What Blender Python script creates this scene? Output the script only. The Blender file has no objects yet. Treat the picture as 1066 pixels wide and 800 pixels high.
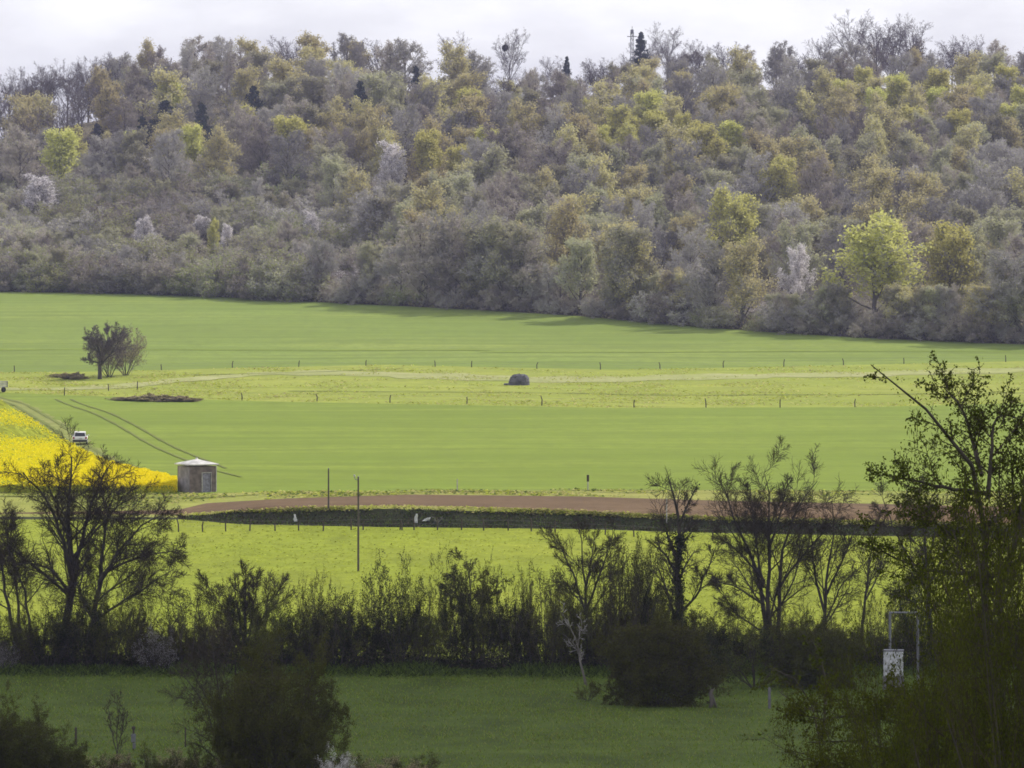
import bpy, math, random
import numpy as np
from math import radians as R_

rng = np.random.default_rng(7)
random.seed(7)
S = bpy.context.scene
COL = S.collection
EYE = 30.0            # camera height
F = 5071.0            # focal length in photo pixels (12 degree lens)
HOR = 250.0           # photo row of eye level

# ------------------------------------------------------------------ helpers
def tag(o, label=None, cat=None, group=None, kind=None):
    if label: o['label'] = label
    if cat: o['category'] = cat
    if group: o['group'] = group
    if kind: o['kind'] = kind
    return o

def mesh_from(name, V, Q, mats, mi=None, smooth=False, tint=None, T=None):
    """V (n,3), Q (m,4) quads, T (k,3) optional triangles"""
    me = bpy.data.meshes.new(name)
    V = np.asarray(V, dtype=np.float32)
    Q = np.zeros((0, 4), np.int32) if Q is None else np.asarray(Q, np.int32)
    T = np.zeros((0, 3), np.int32) if T is None else np.asarray(T, np.int32)
    nl = Q.size + T.size
    nf = len(Q) + len(T)
    me.vertices.add(len(V)); me.vertices.foreach_set('co', V.ravel())
    me.loops.add(nl)
    me.loops.foreach_set('vertex_index', np.concatenate([Q.ravel(), T.ravel()]).astype(np.int32))
    me.polygons.add(nf)
    ls = np.concatenate([np.arange(len(Q)) * 4, Q.size + np.arange(len(T)) * 3]).astype(np.int32)
    me.polygons.foreach_set('loop_start', ls)
    if mi is not None: me.polygons.foreach_set('material_index', np.asarray(mi, np.int32))
    me.polygons.foreach_set('use_smooth', np.full(nf, bool(smooth)))
    for m in mats: me.materials.append(m)
    if tint is not None:
        a = me.attributes.new('tint', 'FLOAT', 'FACE'); a.data.foreach_set('value', np.asarray(tint, np.float32))
    me.update(calc_edges=True)
    me.validate()
    return me

def link(name, me, parent=None, loc=(0, 0, 0), rz=0.0, sc=1.0):
    o = bpy.data.objects.new(name, me); COL.objects.link(o)
    o.location = loc; o.rotation_euler = (0, 0, rz)
    o.scale = (sc, sc, sc) if np.isscalar(sc) else sc
    if parent: o.parent = parent
    return o

def empty(name, loc=(0, 0, 0), rz=0.0, sc=1.0):
    return link(name, None, None, loc, rz, sc)

class MB:
    """collects boxes, prisms and tubes into one mesh"""
    def __init__(s): s.V = []; s.Q = []; s.T = []; s.n = 0
    def add(s, V, Q=None, T=None):
        V = np.asarray(V, float); s.V.append(V)
        if Q is not None and len(Q): s.Q.append(np.asarray(Q, int) + s.n)
        if T is not None and len(T): s.T.append(np.asarray(T, int) + s.n)
        s.n += len(V); return s
    def box(s, c, d, rz=0.0, bev=0.0):
        x, y, z = np.asarray(d, float) / 2
        if bev > 0:
            V = []
            for (sz, ins) in ((-z, bev), (-z + bev, 0), (z - bev, 0), (z, bev)):
                for (a, b) in ((-1, -1), (1, -1), (1, 1), (-1, 1)):
                    V.append((a * (x - ins), b * (y - ins), sz))
            Q = [(3, 2, 1, 0), (12, 13, 14, 15)]
            for k in range(3):
                for i in range(4):
                    j = (i + 1) % 4
                    Q.append((4 * k + i, 4 * k + j, 4 * k + 4 + j, 4 * k + 4 + i))
        else:
            V = [(-x, -y, -z), (x, -y, -z), (x, y, -z), (-x, y, -z), (-x, -y, z), (x, -y, z), (x, y, z), (-x, y, z)]
            Q = [(3, 2, 1, 0), (4, 5, 6, 7), (0, 1, 5, 4), (1, 2, 6, 5), (2, 3, 7, 6), (3, 0, 4, 7)]
        V = np.array(V); c_, s_ = math.cos(rz), math.sin(rz)
        V = np.stack([V[:, 0] * c_ - V[:, 1] * s_, V[:, 0] * s_ + V[:, 1] * c_, V[:, 2]], 1) + np.asarray(c, float)
        return s.add(V, Q)
    def tube(s, pts, rad, sides=8, cap=True):
        P = np.asarray(pts, float)[None]; rr = np.asarray(rad, float)
        if rr.ndim == 0: rr = np.full(P.shape[1], float(rr))
        V, Q = tubes(P, rr[None], sides)
        n0 = len(V)
        T = []
        if cap:
            V = np.concatenate([V, P[0, :1], P[0, -1:]])
            b = n0 - sides
            for i in range(sides):
                j = (i + 1) % sides
                T += [(n0, j, i), (n0 + 1, b + i, b + j)]
        return s.add(V, Q, T)
    def build(s, name, mat, parent=None, smooth=False, **k):
        V = np.concatenate(s.V)
        me = mesh_from(name, V, np.concatenate(s.Q) if s.Q else None, [mat], None, smooth, None, np.concatenate(s.T) if s.T else None)
        return link(name, me, parent, **k)

def nrm(a):
    return a / np.maximum(np.linalg.norm(a, axis=-1, keepdims=True), 1e-9)

def frames(P):
    T = nrm(np.gradient(P, axis=1))
    m = nrm(P[:, -1] - P[:, 0])
    ref = np.where((np.abs(m[:, 2]) > .8)[:, None], np.array([1., .13, 0]), np.array([.1, 0, 1.]))
    U = nrm(np.cross(T, ref[:, None, :])); W = np.cross(T, U)
    return T, U, W

def tubes(P, Rr, sides):
    N, K, _ = P.shape
    T, U, W = frames(P)
    a = np.arange(sides) * 2 * math.pi / sides
    V = P[:, :, None, :] + Rr[:, :, None, None] * (np.cos(a)[None, None, :, None] * U[:, :, None, :] + np.sin(a)[None, None, :, None] * W[:, :, None, :])
    idx = np.arange(N * K * sides).reshape(N, K, sides)
    A = idx[:, :-1]; B = idx[:, 1:]
    Q = np.stack([A, np.roll(A, -1, 2), np.roll(B, -1, 2), B], -1).reshape(-1, 4)
    return V.reshape(-1, 3), Q

def ribbons(P, Rr, rg):
    N, K, _ = P.shape
    T, U, W = frames(P)
    a = rg.uniform(0, 2 * math.pi, N)[:, None, None]
    D = (np.cos(a) * U + np.sin(a) * W) * Rr[:, :, None]
    V = np.stack([P - D, P + D], 2)
    idx = np.arange(N * K * 2).reshape(N, K, 2)
    Q = np.stack([idx[:, :-1, 0], idx[:, :-1, 1], idx[:, 1:, 1], idx[:, 1:, 0]], -1).reshape(-1, 4)
    return V.reshape(-1, 3), Q

def leaf_quads(C, size, rg, aspect=.6, up=.0):
    n = len(C)
    a = nrm(rg.normal(size=(n, 3)) + np.array([0, 0, up])); b = nrm(np.cross(a, rg.normal(size=(n, 3))))
    s = size * rg.uniform(.6, 1.3, n)[:, None]
    V = np.stack([C - a * s * .5, C + b * s * .5 * aspect, C + a * s * .5, C - b * s * .5 * aspect], 1)
    return V.reshape(-1, 3), np.arange(4 * n).reshape(n, 4)

def resample(pts, K):
    p = np.asarray(pts, float)
    d = np.concatenate([[0], np.cumsum(np.linalg.norm(np.diff(p, axis=0), axis=1))])
    t = np.linspace(0, d[-1], K)
    q = np.stack([np.interp(t, d, p[:, i]) for i in range(3)], 1)
    for _ in range(1):       # round the corners
        q[1:-1] = .25 * q[:-2] + .5 * q[1:-1] + .25 * q[2:]
    return q

def sprout(P, Rr, rg, n, t0=.2, t1=1., ang=45, angv=12, L=.5, shape=.4, curl=.12, up=.05, K=5, rr=.55, tip=.35, absL=None, rmin=.004, flat=0., lmin=0.):
    """children of every branch in P, one array of polylines"""
    N, Kp, _ = P.shape
    Lp = np.linalg.norm(np.diff(P, axis=1), axis=2).sum(1)
    t = (np.arange(n)[None] + rg.uniform(0, 1, (N, n))) / n
    t = (t0 + (t1 - t0) * t)
    f = np.clip(t * (Kp - 1), 0, Kp - 1.001); i = f.astype(int); fr = (f - i)[..., None]
    ar = np.arange(N)[:, None]
    pos = P[ar, i] * (1 - fr) + P[ar, i + 1] * fr
    T, U, W = frames(P)
    tg = nrm(T[ar, i]); u = U[ar, i]; w = W[ar, i]
    az = (np.arange(n)[None] * 2.4 + rg.uniform(0, 6.28, (N, 1)) + rg.normal(0, .5, (N, n)))[..., None]
    A = np.radians(ang + rg.normal(0, angv, (N, n)))[..., None]
    d = np.cos(A) * tg + np.sin(A) * (np.cos(az) * u + np.sin(az) * w)
    rad = (Rr[ar, i] * (1 - fr[..., 0]) + Rr[ar, i + 1] * fr[..., 0]) * rr
    Lc = (Lp[:, None] if absL is None else absL) * L * (1 - shape * (t - t0) / max(1e-6, t1 - t0)) * rg.uniform(.65, 1.25, (N, n))
    M = N * n
    d = d.reshape(M, 3); p = pos.reshape(M, 3); Lc = Lc.reshape(M); rad = np.maximum(rad.reshape(M), rmin)
    if lmin > 0:
        ok = Lc > lmin; d, p, Lc, rad = d[ok], p[ok], Lc[ok], rad[ok]; M = len(p)
    out = [p]
    for k in range(K - 1):
        if flat: d = d * np.array([1, 1, 1 - flat])
        d = nrm(d + rg.normal(0, curl, (M, 3)) + np.array([0, 0, up]))
        p = p + d * (Lc / (K - 1))[:, None]
        out.append(p)
    Pn = np.stack(out, 1)
    Rn = rad[:, None] * np.linspace(1, tip, K)[None]
    return Pn, np.maximum(Rn, rmin * .6)

def tips(P, rg, m, t0=.3, jit=.1):
    N, K, _ = P.shape
    t = rg.uniform(t0, 1, (N, m)); f = np.clip(t * (K - 1), 0, K - 1.001); i = f.astype(int); fr = (f - i)[..., None]
    ar = np.arange(N)[:, None]
    C = (P[ar, i] * (1 - fr) + P[ar, i + 1] * fr).reshape(-1, 3)
    return C + rg.normal(0, jit, C.shape)

class CR:
    """collects quads of two materials (0 wood, 1 leaves) into one crown mesh"""
    def __init__(s): s.V = []; s.Q = []; s.m = []; s.n = 0
    def add(s, VQ, m=0):
        V, Q = VQ
        s.V.append(V); s.Q.append(Q + s.n); s.m.append(np.full(len(Q), m)); s.n += len(V)
    def mesh(s, name, mats, rg):
        Q = np.concatenate(s.Q); mi = np.concatenate(s.m)
        return mesh_from(name, np.concatenate(s.V), Q, mats, mi, False, rg.uniform(0, 1, len(Q)))

# ------------------------------------------------------------------ materials
MATS = {}
def new_mat(name):
    m = bpy.data.materials.new(name); m.use_nodes = True
    nt = m.node_tree; nt.nodes.clear()
    return m, nt, nt.nodes, nt.links

def node(nt, t, **kw):
    n = nt.nodes.new(t)
    for k, v in kw.items():
        if k.startswith('i_'): n.inputs[k[2:].replace('_', ' ')].default_value = v
        else: setattr(n, k, v)
    return n

def leafmat(name, col, trans=.4, hv=.04, vv=.5, objv=.35, tcol=None):
    m, nt, N, L = new_mat(name)
    out = node(nt, 'ShaderNodeOutputMaterial')
    at = node(nt, 'ShaderNodeAttribute', attribute_name='tint')
    oi = node(nt, 'ShaderNodeObjectInfo')
    hsv = node(nt, 'ShaderNodeHueSaturation'); hsv.inputs['Color'].default_value = (*col, 1)
    mh = node(nt, 'ShaderNodeMath', operation='MULTIPLY_ADD'); L.new(oi.outputs['Random'], mh.inputs[0]); mh.inputs[1].default_value = hv; mh.inputs[2].default_value = .5 - hv / 2
    L.new(mh.outputs[0], hsv.inputs['Hue'])
    m1 = node(nt, 'ShaderNodeMath', operation='MULTIPLY_ADD'); L.new(at.outputs['Fac'], m1.inputs[0]); m1.inputs[1].default_value = vv; m1.inputs[2].default_value = 1 - vv / 2
    m2 = node(nt, 'ShaderNodeMath', operation='MULTIPLY_ADD'); L.new(oi.outputs['Random'], m2.inputs[0]); m2.inputs[1].default_value = objv; m2.inputs[2].default_value = 1 - objv / 2
    m3 = node(nt, 'ShaderNodeMath', operation='MULTIPLY'); L.new(m1.outputs[0], m3.inputs[0]); L.new(m2.outputs[0], m3.inputs[1])
    L.new(m3.outputs[0], hsv.inputs['Value'])
    d = node(nt, 'ShaderNodeBsdfDiffuse'); L.new(hsv.outputs[0], d.inputs['Color'])
    if trans > 0:
        tr = node(nt, 'ShaderNodeBsdfTranslucent')
        L.new(hsv.outputs[0], tr.inputs['Color'])
        mx = node(nt, 'ShaderNodeMixShader'); mx.inputs[0].default_value = trans
        L.new(d.outputs[0], mx.inputs[1]); L.new(tr.outputs[0], mx.inputs[2]); L.new(mx.outputs[0], out.inputs[0])
    else:
        L.new(d.outputs[0], out.inputs[0])
    return m

def barkmat(name, col, col2, scale=6.):
    m, nt, N, L = new_mat(name)
    out = node(nt, 'ShaderNodeOutputMaterial'); p = node(nt, 'ShaderNodeBsdfPrincipled'); p.inputs['Roughness'].default_value = .9
    tc = node(nt, 'ShaderNodeTexCoord'); no = node(nt, 'ShaderNodeTexNoise'); no.inputs['Scale'].default_value = scale; no.inputs['Detail'].default_value = 5
    mp = node(nt, 'ShaderNodeMapping'); mp.inputs['Scale'].default_value = (1, 1, .3)
    L.new(tc.outputs['Object'], mp.inputs[0]); L.new(mp.outputs[0], no.inputs['Vector'])
    cr = node(nt, 'ShaderNodeValToRGB'); cr.color_ramp.elements[0].position = .35; cr.color_ramp.elements[1].position = .65
    cr.color_ramp.elements[0].color = (*col, 1); cr.color_ramp.elements[1].color = (*col2, 1)
    L.new(no.outputs['Fac'], cr.inputs[0]); L.new(cr.outputs[0], p.inputs['Base Color']); L.new(p.outputs[0], out.inputs[0])
    return m

def simplemat(name, col, rough=.6, metal=0., var=.15, scale=3., col2=None):
    m, nt, N, L = new_mat(name)
    out = node(nt, 'ShaderNodeOutputMaterial'); p = node(nt, 'ShaderNodeBsdfPrincipled'); p.inputs['Roughness'].default_value = rough; p.inputs['Metallic'].default_value = metal
    tc = node(nt, 'ShaderNodeTexCoord'); no = node(nt, 'ShaderNodeTexNoise'); no.inputs['Scale'].default_value = scale; no.inputs['Detail'].default_value = 6
    L.new(tc.outputs['Object'], no.inputs['Vector'])
    c2 = col2 or tuple(c * (1 - var) for c in col)
    cr = node(nt, 'ShaderNodeValToRGB'); cr.color_ramp.elements[0].position = .4; cr.color_ramp.elements[1].position = .62
    cr.color_ramp.elements[0].color = (*c2, 1); cr.color_ramp.elements[1].color = (*col, 1)
    L.new(no.outputs['Fac'], cr.inputs[0]); L.new(cr.outputs[0], p.inputs['Base Color']); L.new(p.outputs[0], out.inputs[0])
    return m

def groundmat(name, cols, streak=0., fine=1.6, bump=.5, patch=.06, flowers=None, blot=.3):
    """cols: three colours mixed by noises of several sizes; streak: bands along x"""
    m, nt, N, L = new_mat(name)
    out = node(nt, 'ShaderNodeOutputMaterial'); p = node(nt, 'ShaderNodeBsdfPrincipled'); p.inputs['Roughness'].default_value = 1.; p.inputs['Specular IOR Level'].default_value = .1
    tc = node(nt, 'ShaderNodeTexCoord')
    def noise(scale, detail=4, mapping=None, rough=.55):
        n = node(nt, 'ShaderNodeTexNoise'); n.inputs['Scale'].default_value = scale; n.inputs['Detail'].default_value = detail; n.inputs['Roughness'].default_value = rough
        if mapping:
            mp = node(nt, 'ShaderNodeMapping'); mp.inputs['Scale'].default_value = mapping; mp.inputs['Rotation'].default_value = (0, 0, .04)
            L.new(tc.outputs['Object'], mp.inputs[0]); L.new(mp.outputs[0], n.inputs['Vector'])
        else: L.new(tc.outputs['Object'], n.inputs['Vector'])
        return n
    def ramp(src, a, b):
        r = node(nt, 'ShaderNodeMapRange'); r.inputs['From Min'].default_value = a; r.inputs['From Max'].default_value = b
        L.new(src.outputs['Fac'], r.inputs['Value']); return r.outputs[0]
    def mix(f, a, b, s=1.):
        x = node(nt, 'ShaderNodeMix', data_type='RGBA')
        if s != 1.:
            mm = node(nt, 'ShaderNodeMath', operation='MULTIPLY'); L.new(f, mm.inputs[0]); mm.inputs[1].default_value = s; f = mm.outputs[0]
        L.new(f, x.inputs[0])
        for v, i in ((a, 6), (b, 7)):
            if isinstance(v, tuple): x.inputs[i].default_value = (*v, 1)
            else: L.new(v, x.inputs[i])
        return x.outputs[2]
    big = ramp(noise(patch, 5), .38, .62)
    mid = ramp(noise(fine * .25, 5), .4, .66)
    fin = ramp(noise(fine, 6, None, .7), .42, .68)
    c = mix(big, cols[0], cols[1])
    c = mix(mid, c, cols[2], .45)
    c = mix(fin, c, tuple(v * .55 for v in cols[0]), .5)
    if streak:
        st = ramp(noise(1., 5, (.02, .22, 0)), .42, .66)
        c = mix(st, c, tuple(v * .66 for v in cols[0]), streak)
    if streak:
        s2 = ramp(noise(1., 3, (.006, .045, 0)), .4, .62)
        c = mix(s2, c, tuple(v * .78 for v in cols[0]), streak)
    bl = ramp(noise(1., 4, (.22, .10, 0), .7), .46, .68)
    c = mix(bl, c, tuple(v * .6 for v in cols[2]), blot)
    if flowers:
        fl = ramp(noise(2.3, 3, None, .6), .6, .64)
        c = mix(fl, c, flowers, .8)
    L.new(c, p.inputs['Base Color'])
    b = node(nt, 'ShaderNodeBump'); b.inputs['Strength'].default_value = bump; b.inputs['Distance'].default_value = .15
    nb = noise(fine * 1.3, 6, None, .7); L.new(nb.outputs['Fac'], b.inputs['Height']); L.new(b.outputs[0], p.inputs['Normal'])
    L.new(p.outputs[0], out.inputs[0])
    return m

M = dict(
    bark=barkmat('bark_dark', (.03, .026, .02), (.075, .062, .048)),
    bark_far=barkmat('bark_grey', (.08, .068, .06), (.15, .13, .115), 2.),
    bark_pale=barkmat('bark_pale', (.11, .096, .082), (.19, .17, .15), 5.),
    twig=leafmat('twig_dark', (.066, .054, .04), 0, .02, .5, .2),
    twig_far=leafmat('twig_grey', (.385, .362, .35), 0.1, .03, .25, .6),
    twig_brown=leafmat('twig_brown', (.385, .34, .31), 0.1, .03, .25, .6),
    olive=leafmat('leaf_olive_grey', (.40, .385, .24), .35, .04, .25, .5),
    green=leafmat('leaf_fresh_green', (.32, .34, .15), .4, .04, .25, .3),
    yellow=leafmat('leaf_yellow_green', (.58, .565, .19), .45, .025, .25, .2),
    gold=leafmat('leaf_golden_tan', (.54, .485, .24), .4, .03, .25, .3),
    blossom=leafmat('blossom_white', (.8, .76, .77), .35, .02, .3, .1),
    needle=leafmat('needle_dark', (.05, .066, .06), .1, .02, .5, .3),
    ivy=leafmat('ivy_dark', (.03, .04, .014), .2, .03, .6, .2),
    young=leafmat('leaf_young_olive', (.11, .12, .022), .5, .04, .6, .25),
    brownleaf=leafmat('leaf_brown_olive', (.088, .092, .02), .4, .02, .6, .2),
    haw=leafmat('leaf_hawthorn', (.078, .092, .014), .45, .03, .7, .1),
    blossom_dim=leafmat('blossom_hedge', (.36, .34, .35), .35, .02, .4, .1),
    blossom_near=leafmat('blossom_shaded', (.7, .68, .68), .35, .02, .3, .1),
    bramble=leafmat('bramble_brown', (.36, .31, .18), .15, .03, .6, .2),
    rape=leafmat('rapeseed_yellow', (.86, .74, .016), .3, .0, .18, .0),
    rape_green=leafmat('rapeseed_leaf', (.30, .33, .04), .2, .0, .5, .0),
    tuft=leafmat('grass_blade', (.36, .40, .06), .5, .0, .7, .0),
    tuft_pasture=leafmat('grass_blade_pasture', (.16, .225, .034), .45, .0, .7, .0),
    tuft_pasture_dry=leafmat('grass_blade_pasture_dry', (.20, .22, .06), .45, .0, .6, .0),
    tuft_meadow=leafmat('grass_blade_meadow', (.30, .33, .05), .4, .0, .5, .0),
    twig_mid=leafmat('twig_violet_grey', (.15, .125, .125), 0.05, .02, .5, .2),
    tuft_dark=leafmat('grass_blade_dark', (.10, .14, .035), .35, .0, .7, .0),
    tuft_dry=leafmat('grass_blade_dry', (.46, .42, .17), .5, .0, .7, .0),
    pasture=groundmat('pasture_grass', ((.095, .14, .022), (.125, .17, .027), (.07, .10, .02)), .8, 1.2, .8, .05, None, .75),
    meadow=groundmat('meadow_grass', ((.26, .31, .028), (.31, .34, .04), (.22, .26, .03)), .3, 1.1, .6, .045, None, .5),
    bank=groundmat('bank_grass_shade', ((.036, .042, .02), (.05, .06, .02), (.032, .03, .023)), 0, 1.5, .8, .1),  # dark growth, colours deepened further to carry the slope's shade
    verge=groundmat('verge_grass', ((.30, .33, .065), (.36, .34, .10), (.22, .23, .06)), .5, .9, .8, .06),
    plough=groundmat('ploughed_soil', ((.165, .108, .06), (.205, .135, .075), (.11, .072, .042)), .5, 1.2, 1., .12),
    crop=groundmat('young_crop', ((.20, .27, .034), (.235, .295, .04), (.20, .25, .038)), .75, .8, .5, .02),
    crop_up=groundmat('young_crop_upper', ((.20, .27, .05), (.24, .295, .056), (.20, .255, .056)), .85, .7, .5, .02),
    rough=groundmat('rough_grass', ((.285, .335, .05), (.34, .365, .065), (.25, .28, .06)), .5, .7, .7, .04),
    pale=groundmat('pale_grass_path', ((.34, .36, .13), (.42, .41, .20), (.29, .32, .09)), .4, .8, .6, .08),
    track=groundmat('track_soil_grass', ((.235, .265, .065), (.27, .275, .09), (.20, .225, .055)), .1, .8, .6, .08),
    rut=groundmat('wheel_rut', ((.165, .195, .045), (.18, .21, .05), (.15, .17, .045)), 0, .8, .5, .1),
    litter=groundmat('wood_floor', ((.13, .105, .075), (.16, .14, .08), (.10, .09, .05)), 0, .4, 1., .03),
    base=groundmat('valley_grass', ((.13, .18, .05), (.16, .2, .06), (.12, .15, .05)), .1, .5, .5, .02),
    concrete=simplemat('weathered_concrete', (.115, .11, .13), .9, 0, .4, 1.5),
    brick=simplemat('old_render_wall', (.20, .16, .15), .9, 0, .4, 2.2),
    brick2=simplemat('paler_side_wall', (.30, .275, .275), .9, 0, .35, 1.8),  # side wall set paler than the other walls
    rooftin=simplemat('pale_roof_sheet', (.62, .60, .57), .6, .0, .38, 1.6),
    doorm=simplemat('weathered_door_paint', (.26, .25, .32), .7, 0, .4, 4.),
    palewood=simplemat('pale_timber', (.46, .44, .42), .8, 0, .3, 3.),
    post=simplemat('fence_post_wood', (.07, .055, .042), .9, 0, .4, 5.),
    polem=simplemat('pole_wood', (.095, .08, .065), .85, 0, .3, 3.),
    metal=simplemat('grey_steel', (.22, .22, .25), .5, .6, .2, 4.),
    panel=simplemat('white_panel', (.66, .66, .70), .5, 0, .4, 4.),
    plinth=simplemat('grey_plinth', (.17, .16, .18), .9, 0, .3, 3.),
    carpaint=simplemat('white_car_paint', (.72, .71, .70), .3, 0, .04, 1.),
    glass=simplemat('dark_car_glass', (.02, .022, .028), .08, 0, .1, 1.),
    tyre=simplemat('tyre_rubber', (.02, .02, .02), .9, 0, .2, 4.),
    trimm=simplemat('dark_plastic', (.035, .035, .037), .6, 0, .2, 4.),
    redlamp=simplemat('tail_lamp_red', (.30, .02, .02), .3, 0, .1, 3.),
    rag=simplemat('white_plastic_scrap', (.8, .8, .8), .6, 0, .1, 4.),
    yellowcap=simplemat('faded_yellow_paint', (.36, .36, .12), .7, 0, .2, 4.),
    cloudm=simplemat('cloud_white', (.8, .8, .82), 1., 0, .05, .01),
)

# ------------------------------------------------------------------ terrain
PY = np.array([-300, -60, 0, 60, 120, 200, 240, 280, 310, 340, 370, 400, 404, 406.2, 430, 450, 530, 640, 730, 790, 865, 930.])
PZ = np.array([14, 1, -1.7, -10.5, -17, -24, -26.2, -27.4, -27.8, -26.9, -25.3, -23.85, -23.6, -22.3, -22.4, -22.4, -22.15, -21.4, -19.1, -16.8, -12.8, -9.7])
keep = (PY < 399) | (PY > 429)
PYs, PZs = PY[keep], PZ[keep]
WX = np.array([-200, -26, -10, 5, 21, 42, 200.]); WV = np.array([-8, -4, 2, 4, 10, 14, 20.])
CPX = np.array([-1500, -400, 0, 100, 200, 450, 520, 700, 900, 1066, 1500, 2600.])
CZ = np.array([22, 24, 25, 29, 36, 38, 32, 36, 39, 36, 33, 28.])
def sm(t): t = np.clip(t, 0, 1); return t * t * (3 - 2 * t)
# smooth the coarse profile a little, except at the bank
GY = np.arange(-300, 931, 1.)
_s = np.interp(GY, PYs, PZs); _k = np.hanning(41); _k /= _k.sum()
_s = np.convolve(np.pad(_s, 20, 'edge'), _k, 'valid')
_lo = np.interp(GY, PYs, PZs)
def H(X, Y):
    X = np.asarray(X, float); Y = np.asarray(Y, float)
    win = sm((Y - 325) / 50) * (1 - sm((Y - 440) / 60))
    Yw = Y + np.interp(X, WX, WV) * win
    smooth = np.interp(Yw, GY, _s)
    hb = sm((X + 28) / 8.)
    sharp = np.interp(Yw, PY, PZ)
    inb = sm((Yw - 380) / 20) * (1 - sm((Yw - 425) / 25)) * hb
    z = smooth * (1 - inb) + sharp * inb
    z = z + .14 * np.sin(X / 13 + 1.3) * np.sin(Y / 19. + X / 40) * sm((Y - 230) / 40) * (1 - inb)
    px = X / np.maximum(Y, 50.) * F + 533
    cz = np.interp(px, CPX, CZ)
    u = (Y - 930) / (1215 - 930)
    hill = -9.7 + (cz + 9.7) * (np.clip(u, 0, 1) * .8 + .2 * sm(u))
    hill = np.where(u > 1, cz - 4 * (u - 1), hill)
    hill = hill + .8 * np.sin(X / 21.) * np.sin(Y / 27.) * sm(u * 4)
    return EYE + np.where(Y > 930, hill, z)

YS = np.arange(236., 1300., .4)
def depth(px, py):
    """distance at which the ground is met by the sight line through a photo pixel"""
    X = (px - 533) / F * YS
    y = HOR + F * (EYE - H(X, YS)) / YS
    i = np.argmax(y <= py)
    if i == 0: return YS[0]
    a, b = y[i - 1], y[i]
    return YS[i - 1] + .4 * (a - py) / max(1e-6, a - b)
def gp(px, py, dz=0.):
    Y = depth(px, py); X = (px - 533) / F * Y
    return np.array([X, Y, float(H(X, Y)) + dz])
def at(px, Y):
    X = (px - 533) / F * Y
    return np.array([X, Y, float(H(X, Y))])
def up_at(px, py, Y):
    """point at distance Y on the sight line"""
    return np.array([(px - 533) / F * Y, Y, EYE - (py - HOR) / F * Y])

COLS = np.concatenate([np.arange(-2600, -120, 120), np.arange(-120, 1190, 5.), np.arange(1190, 3700, 120)])
def boundary(pts):
    pts = np.array(pts, float)
    ys = np.interp(COLS, pts[:, 0], pts[:, 1])
    return np.array([depth(p, y) for p, y in zip(COLS, ys)])
def strip(name, A, B, mat, rows, dz=0., c0=None, c1=None, pw=1.):
    sel = slice(None)
    if c0 is not None: sel = (COLS >= c0) & (COLS <= c1)
    cols = COLS[sel]; a = A[sel]; b = np.maximum(B[sel], A[sel] + .01)
    t = np.linspace(0, 1, rows) ** pw
    Y = a[None] + (b - a)[None] * t[:, None]
    X = (cols - 533)[None] / F * Y
    V = np.stack([X, Y, H(X, Y) + dz], -1).reshape(-1, 3)
    n = len(cols); i = np.arange((rows - 1) * n).reshape(rows - 1, n)[:, :-1]
    Q = np.stack([i, i + 1, i + 1 + n, i + n], -1).reshape(-1, 4)
    o = link(name, mesh_from(name, V, Q, [mat], None, True))
    return tag(o, kind='structure')

b_hedge = boundary([(-2600, 694), (0, 694), (1066, 694), (3700, 694)])
b_bank0 = boundary([(-2600, 541), (0, 541), (190, 541), (250, 546), (400, 549), (600, 551), (740, 555), (1066, 561), (3700, 565)])
b_bank1 = boundary([(-2600, 538), (0, 538), (190, 539), (250, 533), (400, 530), (600, 535), (740, 541), (1066, 550), (3700, 552)])
b_pl0 = boundary([(-2600, 535), (0, 535), (190, 536), (300, 529), (420, 527), (600, 532), (740, 538), (1066, 546), (3700, 548)])
b_pl1 = boundary([(-2600, 534), (0, 534), (185, 531), (215, 524), (300, 519), (430, 515), (600, 517), (740, 521), (1066, 528), (3700, 530)])
b_crop = boundary([(-2600, 513), (0, 513), (200, 514), (300, 512), (600, 510), (900, 511), (1066, 513), (3700, 515)])
b_lo = boundary([(-2600, 404), (0, 409), (110, 413), (200, 416), (320, 419), (640, 425), (900, 424), (1066, 420), (3700, 418)])
b_up = boundary([(-2600, 392), (0, 388), (100, 387), (300, 382), (400, 380), (640, 385), (900, 380), (1066, 376), (3700, 370)])
b_wood = boundary([(-2600, 280), (0, 303), (100, 305), (200, 308), (300, 313), (400, 318), (500, 323), (600, 329), (700, 338), (800, 346), (900, 352), (1066, 359), (3700, 380)])
b_near = np.full(len(COLS), 60.)
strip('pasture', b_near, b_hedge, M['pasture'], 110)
strip('meadow', b_hedge, b_bank0, M['meadow'], 60)
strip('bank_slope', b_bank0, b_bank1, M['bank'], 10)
strip('headland_grass', b_bank1, b_pl0, M['verge'], 4)
strip('ploughed_field', b_pl0, b_pl1, M['plough'], 14)
strip('verge', b_pl1, b_crop, M['verge'], 10)
strip('lower_crop_field', b_crop, b_lo, M['crop'], 80)
strip('rough_grass_strip', b_lo, b_up, M['rough'], 36)
strip('upper_crop_field', b_up, b_wood, M['crop_up'], 70)
strip('wood_floor', b_wood, np.full(len(COLS), 1420.), M['litter'], 120)
# the wide ground sheet under and beyond all of it
gx = np.linspace(-1500, 1500, 121); gy = np.concatenate([np.linspace(-250, 1400, 166), np.linspace(1450, 3500, 20)])
XX, YY = np.meshgrid(gx, gy)
ZZ = H(XX, YY) - 1.2 - 3. * sm((YY - 1300) / 900.)
n = len(gx); i = np.arange((len(gy) - 1) * n).reshape(len(gy) - 1, n)[:, :-1]
tag(link('ground', mesh_from('ground', np.stack([XX, YY, ZZ], -1).reshape(-1, 3), np.stack([i, i + 1, i + 1 + n, i + n], -1).reshape(-1, 4), [M['base']], None, True)), kind='structure')

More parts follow.
